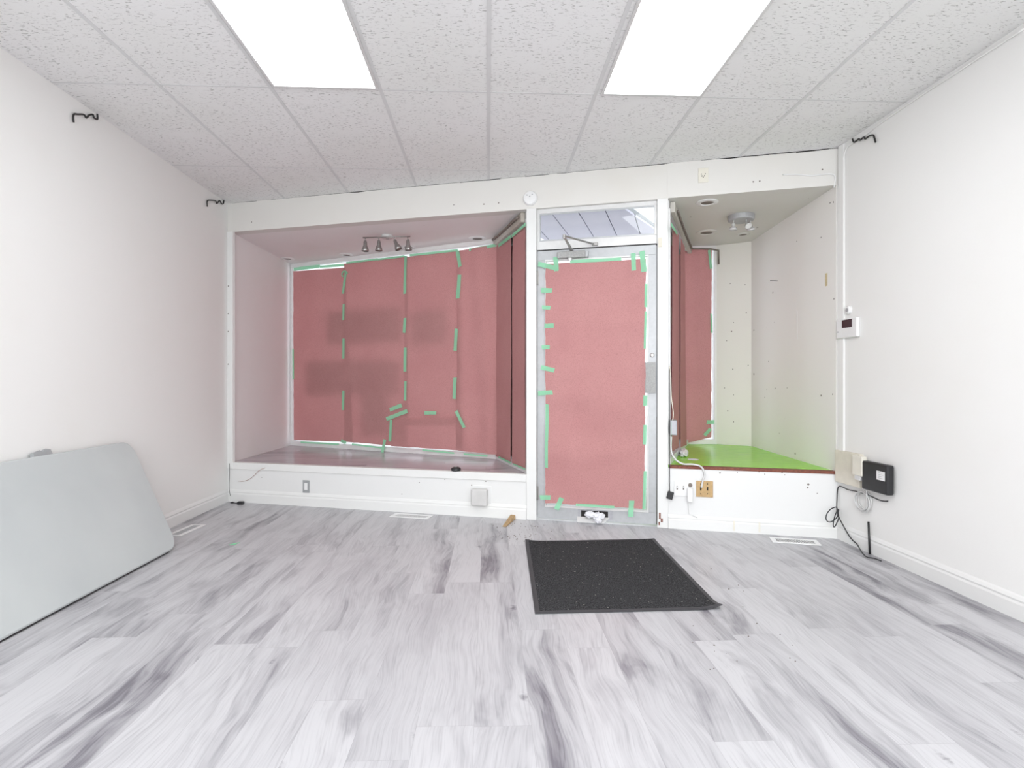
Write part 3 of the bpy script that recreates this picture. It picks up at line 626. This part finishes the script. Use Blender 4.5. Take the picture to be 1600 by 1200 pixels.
# four-lamp bar in the left display
p = at_z(605, 368, SOF); l = thing('spot_light_bar', p, 'four-lamp chrome spot bar hanging under the left display soffit', 'spot light')
mb = MB(); mb.lathe([(.055, 0), (.055, -.022), (.045, -.030)], p); mb.build('canopy', M['alu_white'], l, bevel=.002)
bd = winL.d; b0 = at_z(567, 371.5, SOF - .035); b1 = at_z(641, 369.5, SOF - .035)
mb = MB(); mb.tube([b0, b1], .006); mb.tube([p - Vector((0, 0, .02)), Vector((p.x, p.y, (b0.z + b1.z) / 2))], .012); mb.build('bar', M['steel'], l, smooth=True)
def spot(par, top, tilt, L=.075, mat='steel', face='cup', k=1.0):
    ax_ = Vector((tilt[0], tilt[1], -1)).normalized(); mb = MB(); mb.tube([top, top + Vector((0, 0, -.03 * k))], .006 * k); q = top + Vector((0, 0, -.028 * k))
    mb.lathe([(.010 * k, 0), (.016 * k, .012 * k), (.018 * k, .045 * k), (.030 * k, L * k), (.034 * k, (L + .022) * k), (.031 * k, (L + .024) * k)], q, ax_, 20, True, False); h = mb.build('spot_head', M[mat], par, smooth=True)
    mb = MB(); mb.lathe([(.029 * k, (L + .018) * k), (.029 * k, (L + .020) * k)], q, ax_, 20); mb.build('bulb_face', M[face], h)
for t_, tl in ((.05, (0, 0)), (.34, (0, 0)), (.67, (.45, -.1)), (.95, (.05, .1))): spot(l, b0.lerp(b1, t_), tl)
# round three-lamp fixture in the right display
p = at_z(1158, 337, SOF); l = thing('round_spot_light', p, 'round three-lamp spot fixture under the right display soffit', 'spot light')
mb = MB(); mb.lathe([(.105, 0), (.105, -.034), (.098, -.044)], p); mb.build('canopy', M['alu'], l, bevel=.003)
for dx, dy, tl in ((-.075, -.02, (0, .1)), (.02, -.05, (.1, -.75)), (.072, -.015, (.15, .1))): spot(l, p + Vector((dx, dy, -.043)), tl, .04, 'alu_white', 'white', .9)

# ------------------------------------------------------------------ things on the header
s0, z0 = front.hit(829, 310.5); t = thing('smoke_alarm', front.pt(s0, 0, z0 - .06), 'round white alarm on the header above the left door post', 'alarm')
mb = MB(); mb.lathe([(.058, 0), (.058, .016), (.05, .030), (.02, .034), (.002, .035)], front.pt(s0, 0, z0), front.m, 36); mb.build('cover', M['white'], t, smooth=False)
mb = MB()
for a, h in ((-.022, .012), (0, .0), (.02, .014)): mb.lathe([(.0045, .028), (.0045, .0362)], front.pt(s0 + a, 0, z0 + h + .008), front.m, 10)
mb.build('vent_hole', M['grey'], t)
def outlet(P, x0, y0, x1, y1, name, label, mat, off0=0.0, th=.006, cat='outlet'):
    a, za = P.hit(x0, y1, off0); b, zb = P.hit(x1, y0, off0); t = thing(name, P.pt((a + b) / 2, off0, za), label, cat)
    mb = MB(); mb.pbox(P, a, b, off0, off0 + th, za, zb); mb.build('cover_plate', M[mat], t, bevel=.002); return t, a, b, za, zb
t, a, b, za, zb = outlet(front, 1091, 262, 1106.5, 286, 'wall_outlet', 'white blank outlet plate on the header above the right display', 'offwhite')
mb = MB(); c = (a + b) / 2; zc = (za + zb) / 2
for du_, dz in ((-.014, .008), (.014, .008), (-.009, -.006), (.009, -.006), (0, -.016)): mb.lathe([(.004, .005), (.004, .0066)], front.pt(c + du_, 0, zc + dz), front.m, 8)
mb.build('socket_hole', M['dark'], t)
def cable(name, pts, r, mat, label, cat='cable', seg=8, group=None, sub=6):
    """a smooth run through the given points"""
    P_ = [Vector(q) for q in pts]; out = []
    for i in range(len(P_) - 1):
        p0, p1, p2, p3 = P_[max(i - 1, 0)], P_[i], P_[i + 1], P_[min(i + 2, len(P_) - 1)]
        for k in range(sub):
            t = k / sub; out.append(.5 * ((2 * p1) + (p2 - p0) * t + (2 * p0 - 5 * p1 + 4 * p2 - p3) * t * t + (3 * p1 - p0 - 3 * p2 + p3) * t ** 3))
    out.append(P_[-1]); mb = MB(); mb.tube(out, r, seg); o = mb.build(name, M[mat], smooth=True)
    return tag(o, label, cat, group) if label else o
def on(P, pts, off): return [P.pt(*((lambda h: (h[0], off, h[1]))(P.hit(x, y, off)))) for x, y in pts]
cable('wall_cable', on(front, [(1223, 273), (1245, 272.5), (1268, 274.5), (1290, 272), (1303, 273), (1305, 282), (1303, 293)], .005), .0045, 'white', 'short white cable stapled to the header above the right display')
cable('wall_cable', on(right, [(1600, 45), (1536, 86), (1487, 118), (1427, 157), (1375, 193), (1352, 211), (1335, 222), (1322, 233), (1316, 262), (1314, 300), (1313, 360), (1312.5, 430), (1312, 484)], .006), .0055, 'wall', 'white cable running along the ceiling edge then down the right wall')
# black bent wire hooks near the ceiling
def hook(P, pts, label):
    cable('wire_hook', on(P, pts, .012), .0052, 'hook', label, 'hook', group='black bent wire hooks near the ceiling')
hook(left, [(115, 191), (115, 179), (122, 178.5), (131, 179), (135, 184), (139, 180), (145, 179), (147, 184), (152, 186), (152, 178)], 'black bent wire hook on the left wall, nearer the front of the photo')
hook(left, [(324, 323), (324, 314), (331, 313), (337, 314), (339, 318), (343, 313.5), (346, 318), (349, 318), (350, 313)], 'black bent wire hook on the left wall beside the header corner')
hook(right, [(1332, 217), (1334, 222), (1338, 220), (1342, 217), (1344, 219), (1350, 214), (1352, 217), (1358, 212.5), (1364, 211), (1366, 215), (1368, 222.5)], 'black bent wire hook high on the right wall')

# ------------------------------------------------------------------ things on the left knee wall and platform
t, a, b, za, zb = outlet(front, 473.5, 750.5, 484, 769.5, 'light_switch', 'small switch in a grey plate on the left knee wall', 'grey', cat='switch')
mb = MB(); mb.pbox(front, a + .018, b - .018, .006, .010, za + .025, zb - .025); mb.build('rocker', M['white'], t, bevel=.001)
s0, z0 = front.hit(735, 790, .03); s1, z1 = front.hit(760, 764, .03)
t = thing('wall_box', front.pt((s0 + s1) / 2, 0, z0), 'bulky white cover box on left knee wall near the door', 'outlet cover')
mb = MB(); mb.pbox(front, s0 + .005, s1 + .035, 0, .004, z0 - .005, z1 + .02); mb.build('back_plate', M['knee'], t, bevel=.002)
mb = MB(); mb.pbox(front, s0 + .012, s1 + .01, .004, .06, z0 + .002, z1); mb.build('cover', M['duct2'], t, bevel=.014, seg=4)
p = at_z(712.5, 736, PLL); mb = MB(); mb.lathe([(.036, 0), (.042, .008), (.039, .024), (.020, .034), (.013, .034)], p + Vector((0, 0, .001))); k = mb.build('puck', M['black'])
tag(k, 'small round black puck lying on the left display platform near the door', 'puck')
mb = MB(); mb.lathe([(.012, .034), (.012, .037)], p + Vector((0, 0, .001))); mb.build('centre_cap', M['alu'], k)
cable('loose_wire', on(front, [(372, 751.5), (380, 752), (389, 749), (397, 743), (405, 735), (414, 731)], .013), .0022, 'brown_wire', 'thin brown wire on the left end of the left knee wall', 'wire')
cable('corner_wire', on(front, [(358.5, 724), (358.5, 740), (358, 757), (358.5, 768), (360, 775)], .018), .0018, 'black', 'thin black wire hanging in the left front corner', 'wire')
p = at_z(362, 783.5, .012); q = at_z(376, 786, .012)
t = thing('power_adapter', (q.x, q.y, 0), 'small black adapter with cord on floor in the left front corner', 'adapter')
mb = MB(); mb.box((q.x - .025, q.y - .02, .001), (q.x + .028, q.y + .016, .026)); mb.build('body', M['black'], t, bevel=.004)
mb = MB(); mb.tube([(p.x + .02 * math.cos(a) + .010 * a, p.y + .012 * math.sin(2 * a) - .03, .006 + .004 * math.sin(a)) for a in [i * .5 for i in range(13)]], .004); mb.build('cord', M['black'], t, smooth=True)

# ------------------------------------------------------------------ things right of the door
s0, z0 = front.hit(1047, 680, .03); s1, z1 = front.hit(1058, 657, .03)
t = thing('junction_box', front.pt((s0 + s1) / 2, 0, z0), 'small grey junction box on the right edge of the right door post', 'box')
mb = MB(); mb.pbox(front, s0, s1, -.06, .03, z0, z1); mb.build('body', M['grey'], t, bevel=.003)
mb = MB(); mb.pbox(front, s0 + .008, s1 - .004, .03, .034, z0 + .004, z1 - .004); mb.build('lid', M['duct'], t, bevel=.002)
cable('power_cable', on(front, [(1049, 682), (1048.5, 700), (1051, 711), (1058, 720), (1068, 725), (1082, 725.5), (1095, 729), (1101, 740), (1098, 752), (1096, 762)], .018), .0065, 'alu_white', 'grey cable looping from the junction box over the green platform edge to the bronze plate', 'cable')
cable('power_cable', on(front, [(1046.5, 572), (1048, 590), (1049, 620), (1052, 645), (1051, 657)], .017), .0035, 'beige', 'pale thin cable above the junction box on the right door post')
s0, z0 = front.hit(1047, 782, .03); s1 = front.hit(1052, 768, .03)[0]; ctr = front.pt(*(lambda h: (h[0], .02, h[1]))(front.hit(1047, 774, .02)))
t = thing('black_plug', ctr - Vector((0, 0, .03)), 'black plug dangling on a thin wire beside the white switch plate', 'plug')
Rm = Matrix.Rotation(math.radians(14), 3, 'Y'); mb = MB(); hx, hy, hz = .022, .012, .028
cn = [Vector((x, y, z)) for z in (-hz, hz) for x, y in ((-hx, -hy), (hx, -hy), (hx, hy), (-hx, hy))]; cn = [ctr + front.mat().to_3x3() @ (Rm @ c) for c in cn]
mb.hexa(cn[:4], cn[4:]); mb.build('body', M['black'], t, bevel=.003)
mb = MB(); mb.tube(on(front, [(1046, 576), (1046.3, 640), (1046.5, 700), (1046.3, 750), (1046.5, 769)], .018), .0022); mb.build('cord', M['black'], t, smooth=True)
t, a, b, za, zb = outlet(front, 1053, 752, 1080.5, 774.5, 'switch_plate', 'white double switch and outlet plate on the right knee wall', 'white', cat='switch plate')
for px in (1058, 1068):
    s0, z0 = front.hit(px, 762, .006); mb = MB(); mb.pbox(front, s0 - .005, s0 + .005, .006, .0075, z0 - .014, z0 + .012); sw = mb.build('toggle_slot', M['cup'], t)
    mb = MB(); mb.pbox(front, s0 - .003, s0 + .003, .0075, .016, z0 - .002, z0 + .008); mb.build('toggle', M['white'], sw)
s0, z0 = front.hit(1078.5, 758, .006); mb = MB(); mb.lathe([(.015, .006), (.015, .009)], front.pt(s0, 0, z0), front.m, 20); mb.build('socket', M['cup'], t)
s0, z0 = front.hit(1074, 784, .03); s1, z1 = front.hit(1082.5, 763, .03)
t2 = thing('plug_adapter', front.pt((s0 + s1) / 2, .006, z0), 'white plug-in adapter hanging from the white switch plate', 'adapter')
mb = MB(); mb.pbox(front, s0, s1, .0065, .045, z0, z1); mb.build('body', M['white'], t2, bevel=.006, seg=3)
mb = MB(); mb.tube(on(front, [(1076, 784), (1076, 794), (1077, 803), (1090, 809)], .017), .003); mb.build('cord', M['white'], t2, smooth=True)
t, a, b, za, zb = outlet(front, 1087.5, 752, 1114, 776, 'switch_plate', 'bronze-coloured double plate on the right knee wall', 'brown_metal', cat='switch plate')
for px in (1095, 1105.5):
    s0, z0 = front.hit(px, 763.5, .006); mb = MB(); mb.pbox(front, s0 - .005, s0 + .005, .006, .0075, z0 - .014, z0 + .012); mb.build('toggle_slot', M['dark'], t)
    for dz in (.035, -.038): mb = MB(); mb.lathe([(.004, .006), (.004, .0072)], front.pt(s0, 0, z0 + dz), front.m, 8); mb.build('screw', M['dark'], t)
for px, lab in ((1147, 'strip of masking tape over the right baseboard, nearer the door'), (1187, 'strip of masking tape over the right baseboard, further from the door')):
    mb = MB(); s0 = front.hit(px, 820, .015)[0]; mb.pbox(front, s0 - .007, s0 + .005, .0145, .0155, .012, .085); tag(mb.build('masking_tape', M['offwhite']), lab, 'tape')
mb = MB(); s0, z0 = front.hit(1049, 388, .013)
s0, z0 = front.hit(1029.5, 379, .013); mb.pbox(front, s0 - .004, s0 + .022, .012, .02, z0 - .035, z0 + .035); tag(mb.build('strike_block', M['beige']), 'small beige block on the right door post beside the transom bar', 'block')
# plastic wrap heap on the green platform by the glass
mb = MB(); pc = at_z(1068, 707.5, PLR + .02)
lump(mb, pc, (.035, .15, .03), (RT, sdir, Vector((0, 0, 1))), 4.0, .4)
tag(mb.build('plastic_wrap', M['white'], smooth=True), 'crumpled white plastic along the window foot on the green platform', 'plastic wrap')
mb = MB(); pc = at_z(1083, 718, PLR); mb.lathe([(.045, .0005), (.045, .002), (.03, .003)], pc, seg=9); tag(mb.build('paper_scrap', M['cloth']), 'small white scrap lying on the green platform', 'scrap')
sw = Plane(sideR, PR_)
def mark(P, x0, y0, x1, y1, wpx, mat, name, label, cat, off=.001):
    a, za = P.hit(x0, y0, off); b, zb = P.hit(x1, y1, off); dv = Vector((b - a, zb - za)); L = dv.length; dv.normalize(); nv = Vector((-dv.y, dv.x)) * wpx * .0028; mb = MB()
    q = [Vector((a, za)) - nv, Vector((b, zb)) - nv, Vector((b, zb)) + nv, Vector((a, za)) + nv]
    mb.hexa([P.pt(v.x, .0003, v.y) for v in q], [P.pt(v.x, off + .0008, v.y) for v in q]); return tag(mb.build(name, M[mat]), label, cat)
mark(sw, 1291, 427, 1291, 447, 5.5, 'stain', 'old_tape', 'yellowed tape remnant on the right display side wall', 'tape')
mb = MB(); s0, z0 = sw.hit(1215, 439, .0); mb.tube([sw.pt(s0, 0, z0), sw.pt(s0, .06, z0 + .003)], .0022); mb.lathe([(.005, 0), (.005, .002)], sw.pt(s0, .06, z0 + .003), sw.m, 10); tag(mb.build('nail', M['black']), 'dark nail sticking out of the right display side wall', 'nail')
mark(sw, 1245, 485, 1246, 530, 1.2, 'white', 'filler_patch', 'vertical smear of white filler on the right display side wall', 'filler')

# thermostat and its little disc
s0, z0 = right.hit(1306.5, 530, .022); s1, z1 = right.hit(1339, 495, .022)
t = thing('thermostat', right.pt((s0 + s1) / 2, 0, z0), 'white thermostat with dark screen at the corner of the right wall', 'thermostat')
mb = MB(); mb.pbox(right, s0, s1, 0, .024, z0, z1); mb.build('body', M['white'], t, bevel=.008, seg=3)
a, za = right.hit(1315.5, 513, .025); b, zb = right.hit(1331, 498, .025); mb = MB(); mb.pbox(right, a, b, .024, .0255, za, zb); mb.build('screen', M['screen'], t)
a, za = right.hit(1309, 519, .025); mb = MB(); mb.lathe([(.005, .024), (.005, .026)], right.pt(a, 0, za), right.m, 3); mb.build('button', M['black'], t)
s0, z0 = right.hit(1325, 484.5, .01); t = thing('round_sensor', right.pt(s0, 0, z0 - .028), 'small white round knob on the right wall just above the thermostat', 'sensor')
mb = MB(); mb.lathe([(.028, 0), (.028, .012), (.022, .018)], right.pt(s0, 0, z0), right.m, 24); mb.build('ring', M['white'], t)
mb = MB(); mb.lathe([(.013, .018), (.013, .020)], right.pt(s0, 0, z0), right.m, 18); mb.build('centre', M['alu'], t)
# beige telephone box, black modem, cables
s0, z0 = right.hit(1304.5, 752, .03); s1, z1 = right.hit(1343, 710, .03); s0 = max(s0, .012); s1 = min(s1, right.hit(1345.5, 782, .06)[0] - .004)
t = thing('phone_box', right.pt((s0 + s1) / 2, 0, z0), 'beige telephone junction box low on the right wall by the green platform', 'box')
mb = MB(); mb.pbox(right, s0, s1, 0, .030, z0, z1); mb.build('back_box', M['beige'], t, bevel=.004)
a, za = right.hit(1329, 741, .075); b, zb = right.hit(1344, 714, .075); mb = MB(); mb.pbox(right, a, b, .030, .065, za, zb); mb.build('terminal_block', M['offwhite'], t, bevel=.004)
mb = MB(); mb.pbox(right, a + .02, b - .02, .034, .062, za - .03, za); mb.build('jack', M['alu_white'], t, bevel=.002)
s0, z0 = right.hit(1345.5, 782, .06); s1 = right.hit(1386, 782, .06)[0]; zA = right.hit(1345, 719, .06)[1]; z0 = right.hit(1386, 775, .06)[1]
t = thing('modem', right.pt((s0 + s1) / 2, 0, z0), 'black flat modem with white sticker mounted low on the right wall', 'modem')
mb = MB(); mb.pbox(right, s0, s1, .012, .060, z0, zA); mb.build('case', M['black'], t, bevel=.012, seg=3)
mb = MB(); mb.pbox(right, s0 + .05, s1 - .05, 0, .013, z0 + .04, zA - .04); mb.build('mount', M['black'], t)
a, za = right.hit(1369.5, 749, .0605); b, zb = right.hit(1382.5, 738, .0605); mb = MB(); mb.pbox(right, a, b, .060, .0608, za, zb); st = mb.build('sticker', M['white'], t)
mb = MB()
for i in range(4): zz = za + (zb - za) * (.2 + .2 * i); mb.pbox(right, a + .012, b - .012 - .012 * (i % 2), .0608, .0611, zz, zz + .002)
mb.build('print', M['grey'], st)
s0, z0 = right.hit(1348, 783, .02); mb = MB(); pts = []
for i in range(7 * 24):
    a = i / 24 * 2 * math.pi; r = .062 + .007 * math.sin(a * .37 + 1) + .004 * math.sin(a * 2.2); pts.append(right.pt(s0 + r * math.cos(a) + .004 * math.sin(a * .21), .010 + .003 * (i / 24) + .003 * math.sin(a * .5), z0 + r * 1.02 * math.sin(a)))
pts += on(right, [(1354, 771), (1353, 764), (1352, 760)], .03)
mb.tube(pts, .003, 6); tag(mb.build('cable_coil', M['alu_white'], smooth=True), 'coil of pale cable hanging on the right wall under the modem', 'cable')
wp = on(right, [(1387, 783), (1381, 783), (1373, 781), (1360, 775), (1347, 770), (1337, 767.5), (1325, 765), (1317, 761), (1311, 760), (1308.6, 766), (1307.8, 780), (1307.5, 797)], .012)
lp = on(right, [(1309, 800)], .02)[0]
cp = right.pt(.045, .02, right.hit(1306.5, 797, .02)[1])
loop = [cp + Vector((-.012 - .05 * (1 - math.cos(a)) * .9, -.01, -.045 * math.sin(a) - .035 * (1 - math.cos(a)) * .6)) for a in [i * .55 for i in range(1, 11)]]
loop2 = [cp + Vector((-.010 - .022 * (1 - math.cos(a)), -.015, -.04 * math.sin(a) - .045 * (1 - math.cos(a)))) for a in [i * .7 for i in range(1, 9)]]
tail = on(right, [(1310, 806), (1318, 822), (1326, 836), (1333, 845), (1339, 850)], .02) + [at_z(1346, 862, .012), at_z(1354, 870, .006), at_z(1366, 872.5, .005), at_z(1377, 876.5, .005)]
cable('black_cable', wp + loop + loop2 + tail, .0036, 'black', 'black cord from the modem looped in the right corner and trailing to the floor', 'cable')
a, za = right.hit(1356, 815, .022); q = right.pt(right.hit(1359, 868, .03)[0], .03, .003); mb = MB(); mb.tube([q, right.pt(a, .018, za)], .0065); tag(mb.build('thin_rod', M['black'], smooth=True), 'short black rod leaning upright against the right baseboard', 'rod')

# nail holes and scuffs left in the paint
wall_side, wall_back_panel = bpy.data.objects['wall_display_right'], bpy.data.objects['wall_display_back']; backp = Plane(PL_, PR_)
def holes(P, par, off, pts):
    for x, y, r in pts:
        a, z = P.hit(x, y, off); mb = MB(); mb.lathe([(r, 0), (r * .8, .0008)], P.pt(a, off, z), P.m, 7); mb.build('nail_hole', M['cup'], par)
holes(front, hd, .0002, [(393, 347, .006), (709, 320, .005), (756, 319, .006), (779, 317, .006), (1177, 284, .006), (1187, 283, .006), (1285, 265, .006)])
holes(front, bpy.data.objects['wall_front_low'], .0003, [(1125, 739, .006), (1152, 738, .004), (1186, 737, .005), (1195, 741, .004), (1222, 738, .006), (1226, 742, .004), (1263, 757, .008), (1262, 762, .006), (1277, 771, .004)])
holes(front, bpy.data.objects['wall_front_lower'], .0003, [(409, 746, .004), (655, 754, .005), (695, 749, .004), (737, 758, .006), (759, 752, .005), (765, 763, .005), (628, 772, .004), (666, 793, .004)])
holes(front, bpy.data.objects['trim_5'], .0143, [(357, 447, .007), (356.5, 490, .006), (356.5, 518, .006), (356.5, 569, .006)])
holes(backp, wall_back_panel, .0003, [(1141, 443, .005), (1164, 445, .005), (1143, 518, .007), (1166, 489, .006), (1146, 504, .005), (1145, 577, .006), (1132, 606, .005), (1146, 617, .005), (1169, 571, .005), (1137, 642, .006), (1146, 659, .006)])
holes(sw, wall_side, .0003, [(1178, 516, .008), (1201, 565, .006), (1283, 371, .006), (1245, 377, .005), (1283, 618, .008), (1195, 621, .005), (1301, 616, .006), (1302, 316, .007), (1297, 317, .006), (1303, 467, .006), (1230, 606, .005)])

# ------------------------------------------------------------------ floor things
def vent(c, label, slots=True, n=26, filled=1.0):
    """c: four floor pixels: far-left, far-right, near-right, near-left"""
    q = [at_z(*p, 0) for p in c]; ctr = sum(q, Vector()) / 4; ux = ((q[1] - q[0]) + (q[2] - q[3])) / 2; vy = ((q[3] - q[0]) + (q[2] - q[1])) / 2
    L, W_ = ux.length, vy.length; u, v = ux.normalized(), vy.normalized(); v = (v - u * v.dot(u)).normalized()
    t = thing('floor_vent', ctr, label, 'floor vent', 'white floor vents along the walls')
    def bx(mb, a0, a1, b0, b1, z0, z1):
        r = [ctr + u * a + v * b for a, b in ((a0, b0), (a1, b0), (a1, b1), (a0, b1))]; mb.hexa([Vector((p.x, p.y, z0)) for p in r], [Vector((p.x, p.y, z1)) for p in r])
    mb = MB(); e = min(.022, W_ * .25)
    bx(mb, -L / 2, L / 2, -W_ / 2, -W_ / 2 + e, .0005, .006); bx(mb, -L / 2, L / 2, W_ / 2 - e, W_ / 2, .0005, .006); bx(mb, -L / 2, -L / 2 + e * 1.4, -W_ / 2 + e, W_ / 2 - e, .0005, .006); bx(mb, L / 2 - e * 1.4, L / 2, -W_ / 2 + e, W_ / 2 - e, .0005, .006)
    mb.build('frame', M['white'], t, bevel=.0015)
    mb = MB(); bx(mb, -L / 2 + e, L / 2 - e, -W_ / 2 + e * .9, W_ / 2 - e * .9, .0003, .0012); mb.build('duct', M['dark' if slots else 'grey'], t)
    mb = MB(); i0, i1 = -L / 2 + e * 1.4, L / 2 - e * 1.4
    for i in range(n): a = i0 + (i1 - i0) * (i + .0) / n; bx(mb, a, a + (i1 - i0) / n * (.40 if slots else .86), -W_ / 2 + e, W_ / 2 - e, .0012, .0050)
    mb.build('louvre', M['white' if slots else 'alu'], t)
vent([(1200.5, 840), (1272, 844.5), (1288, 853.5), (1208, 847.5)], 'white floor vent with dark slots by the right baseboard', True, 24)
vent([(617, 802.5), (677, 806), (668, 812), (610, 807.5)], 'white floor vent by the left knee wall, between the switch and the cover box', True, 22)
vent([(293, 820.5), (319, 820.5), (286, 838.5), (264, 838)], 'white floor vent by the left wall beside the folding table', False, 14)
# door mat
q = [at_z(820.5, 846.5, 0), at_z(1022.5, 843, 0), at_z(1129, 953, 0), at_z(836, 960, 0)]
ctr = sum(q, Vector()) / 4; t = thing('door_mat', ctr, 'black ribbed entrance mat with curled corners on the floor before the door', 'door mat')
def mz(u, v):
    z = .007
    for (cu, cv, h) in ((0, 0, .014), (1, 1, .022), (1, 0, .004)): dd_ = math.hypot((u - cu) * .9, (v - cv) * 1.0); z += h * max(0, 1 - dd_ / .12) ** 2
    return z + .0015 * noise.noise(Vector((u * 4, v * 4, 0)))
def mp(u, v): return q[0] * (1 - u) * (1 - v) + q[1] * u * (1 - v) + q[2] * u * v + q[3] * (1 - u) * v
mb = MB(); n = 40; g_ = [[None] * (n + 1) for _ in range(n + 1)]
for j in range(n + 1):
    for i in range(n + 1):
        u, v = .022 + .956 * i / n, .014 + .972 * j / n; p = mp(u, v); g_[j][i] = mb.bm.verts.new((p.x, p.y, mz(u, v)))
for j in range(n):
    for i in range(n): mb.bm.faces.new((g_[j][i], g_[j][i + 1], g_[j + 1][i + 1], g_[j + 1][i]))
mb.build('pile', M['mat'], t, smooth=True)
mb = MB()
def rim(pa, pb, qa, qb, k=30):
    pv = None
    for i in range(k + 1):
        t_ = i / k; o_ = (pa[0] + (pb[0] - pa[0]) * t_, pa[1] + (pb[1] - pa[1]) * t_); i_ = (qa[0] + (qb[0] - qa[0]) * t_, qa[1] + (qb[1] - qa[1]) * t_)
        po, pi = mp(*o_), mp(*i_); zo = mz(*o_); c = [mb.bm.verts.new((po.x, po.y, max(.0008, zo - .0055))), mb.bm.verts.new((po.x, po.y, zo - .002)), mb.bm.verts.new((pi.x, pi.y, mz(*i_) + .0008)), mb.bm.verts.new((pi.x, pi.y, max(.0008, mz(*i_) - .006)))]
        if pv:
            for k_ in range(4): mb.bm.faces.new((pv[k_], pv[(k_ + 1) % 4], c[(k_ + 1) % 4], c[k_]))
        pv = c
e1, e2 = .026, .018
rim((0, 0), (1, 0), (e1, e2), (1 - e1, e2)); rim((1, 0), (1, 1), (1 - e1, e2), (1 - e1, 1 - e2)); rim((1, 1), (0, 1), (1 - e1, 1 - e2), (e1, 1 - e2)); rim((0, 1), (0, 0), (e1, 1 - e2), (e1, e2))
mb.build('border', M['rubber'], t)
# wood scrap, green tape scrap, crumbs
a, b = at_z(788, 821, .012), at_z(802, 808, .012); mb = MB(); dv = (b - a).normalized(); nv = Vector((-dv.y, dv.x, 0))
mb.hexa([a - nv * .016 + Vector((0, 0, -.011)), b - nv * .022 + Vector((0, 0, -.011)), b + nv * .022 + Vector((0, 0, -.011)), a + nv * .016 + Vector((0, 0, -.011))], [a - nv * .014 + Vector((0, 0, -.004)), b - nv * .02 + Vector((0, 0, .022)), b + nv * .02 + Vector((0, 0, .024)), a + nv * .014 + Vector((0, 0, -.004))])
tag(mb.build('wood_wedge', M['wood'], bevel=.003), 'brown wooden wedge on the floor left of the door', 'wood scrap')
a = at_z(366, 850, .001); mb = MB(); q3 = [a + Vector((-.03, -.012, 0)), a + Vector((.012, -.020, 0)), a + Vector((.03, .016, .006)), a + Vector((-.008, .012, 0))]; mb.hexa(q3, [p + Vector((0, 0, .0015)) for p in q3]); tag(mb.build('tape_scrap', M['tape']), 'scrap of green tape on the floor right of the folding table', 'tape')
mb = MB(); rnd = random.Random(5)
for i in range(110):
    p = at_z(rnd.gauss(815, 26), rnd.uniform(818, 848), 0) if i < 85 else at_z(rnd.uniform(1060, 1250), rnd.uniform(860, 1050), 0)
    if q[3].x < p.x < q[2].x and q[3].y < p.y < q[0].y: continue
    r = rnd.uniform(.0015, .004); mb.lathe([(r, .0003), (r * .8, r)], p, seg=5)
o = mb.build('floor_crumbs', M['cup']); o['kind'] = 'stuff'; tag(o, 'dark crumbs and dirt scattered on the floor by the mat and door', 'dirt')

# ------------------------------------------------------------------ folding table leaning on the left wall
TH, TW, TL = .042, .765, 1.83; bx_, tx_ = -2.045, XL + .004
ht = math.sqrt(TW ** 2 - (bx_ - tx_ - .05) ** 2); yend = 3.69
tt = thing('folding_table', (bx_, yend - TL / 2, 0), 'grey plastic folding table on its edge leaning against the left wall', 'table')
up = Vector(((tx_ + .05) - bx_, 0, ht)).normalized(); along = Vector((0, 1, 0)); nrm = along.cross(up).normalized()
if nrm.x < 0: nrm = -nrm
o0 = Vector((bx_, yend - TL, .014))
def tp_(a, b, c): return o0 + along * a + up * b + nrm * c
def rr(inset, r=.085):
    pts = []
    for cx_, cy_, st in ((TL - r, TW - r, 0), (r, TW - r, 90), (r, r, 180), (TL - r, r, 270)):
        for i in range(9): a = math.radians(st + i * 90 / 8); pts.append((cx_ + (r - inset) * math.cos(a), cy_ + (r - inset) * math.sin(a)))
    return pts
mb = MB(); rings = []
for ins, c in ((.010, -TH), (0, -TH + .006), (0, -.010), (.003, -.004), (.010, 0)): rings.append([mb.bm.verts.new(tp_(a, b, c)) for a, b in rr(ins)])
for A_, B_ in zip(rings, rings[1:]):
    for k in range(len(A_)): mb.bm.faces.new((A_[k], A_[(k + 1) % len(A_)], B_[(k + 1) % len(A_)], B_[k]))
mb.bm.faces.new(rings[0][::-1]); mb.bm.faces.new(rings[-1]); mb.build('table_top', M['table'], tt)
mb = MB()
for a in (.12, TL - .12): mb.tube([tp_(a, .10, -TH - .012), tp_(a, TW - .10, -TH - .012)], .011)
mb.tube([tp_(.1, .07, -TH - .008), tp_(TL - .1, .07, -TH - .008)], .008); mb.build('leg_frame', M['grey'], tt)
# the grey leg latch that shows above the top edge
yl0 = left.hit(56, 706, .04)[0]; yl1 = left.hit(84, 704, .04)[0]
yA, yB_ = sorted((A[1] - yl0, A[1] - yl1)); ya, yb = yA - (yend - TL), yB_ - (yend - TL)
mb = MB(); q4 = [(ya, TW - .05), (yb, TW - .05), (yb, TW + .030), (yb - .03, TW + .038), (yb - .055, TW + .020), (ya + .06, TW + .022), (ya + .045, TW + .034), (ya, TW + .026)]
mb.hexa([tp_(a, b, -TH + .0) for a, b in q4], [tp_(a, b, -TH + .022) for a, b in q4]); mb.build('leg_latch', M['grey'], tt)
mb = MB(); q4 = [(.09, .006), (TL - .09, .006), (TL - .09, .0), (.09, .0)]  # black strip drawn in as the shaded gap under the table's lower edge
mb.hexa([tp_(a, b - .006, -TH + .006) for a, b in q4], [tp_(a, b - .006, -.012) for a, b in q4]); mb.build('gap_shade', M['black'], tt)
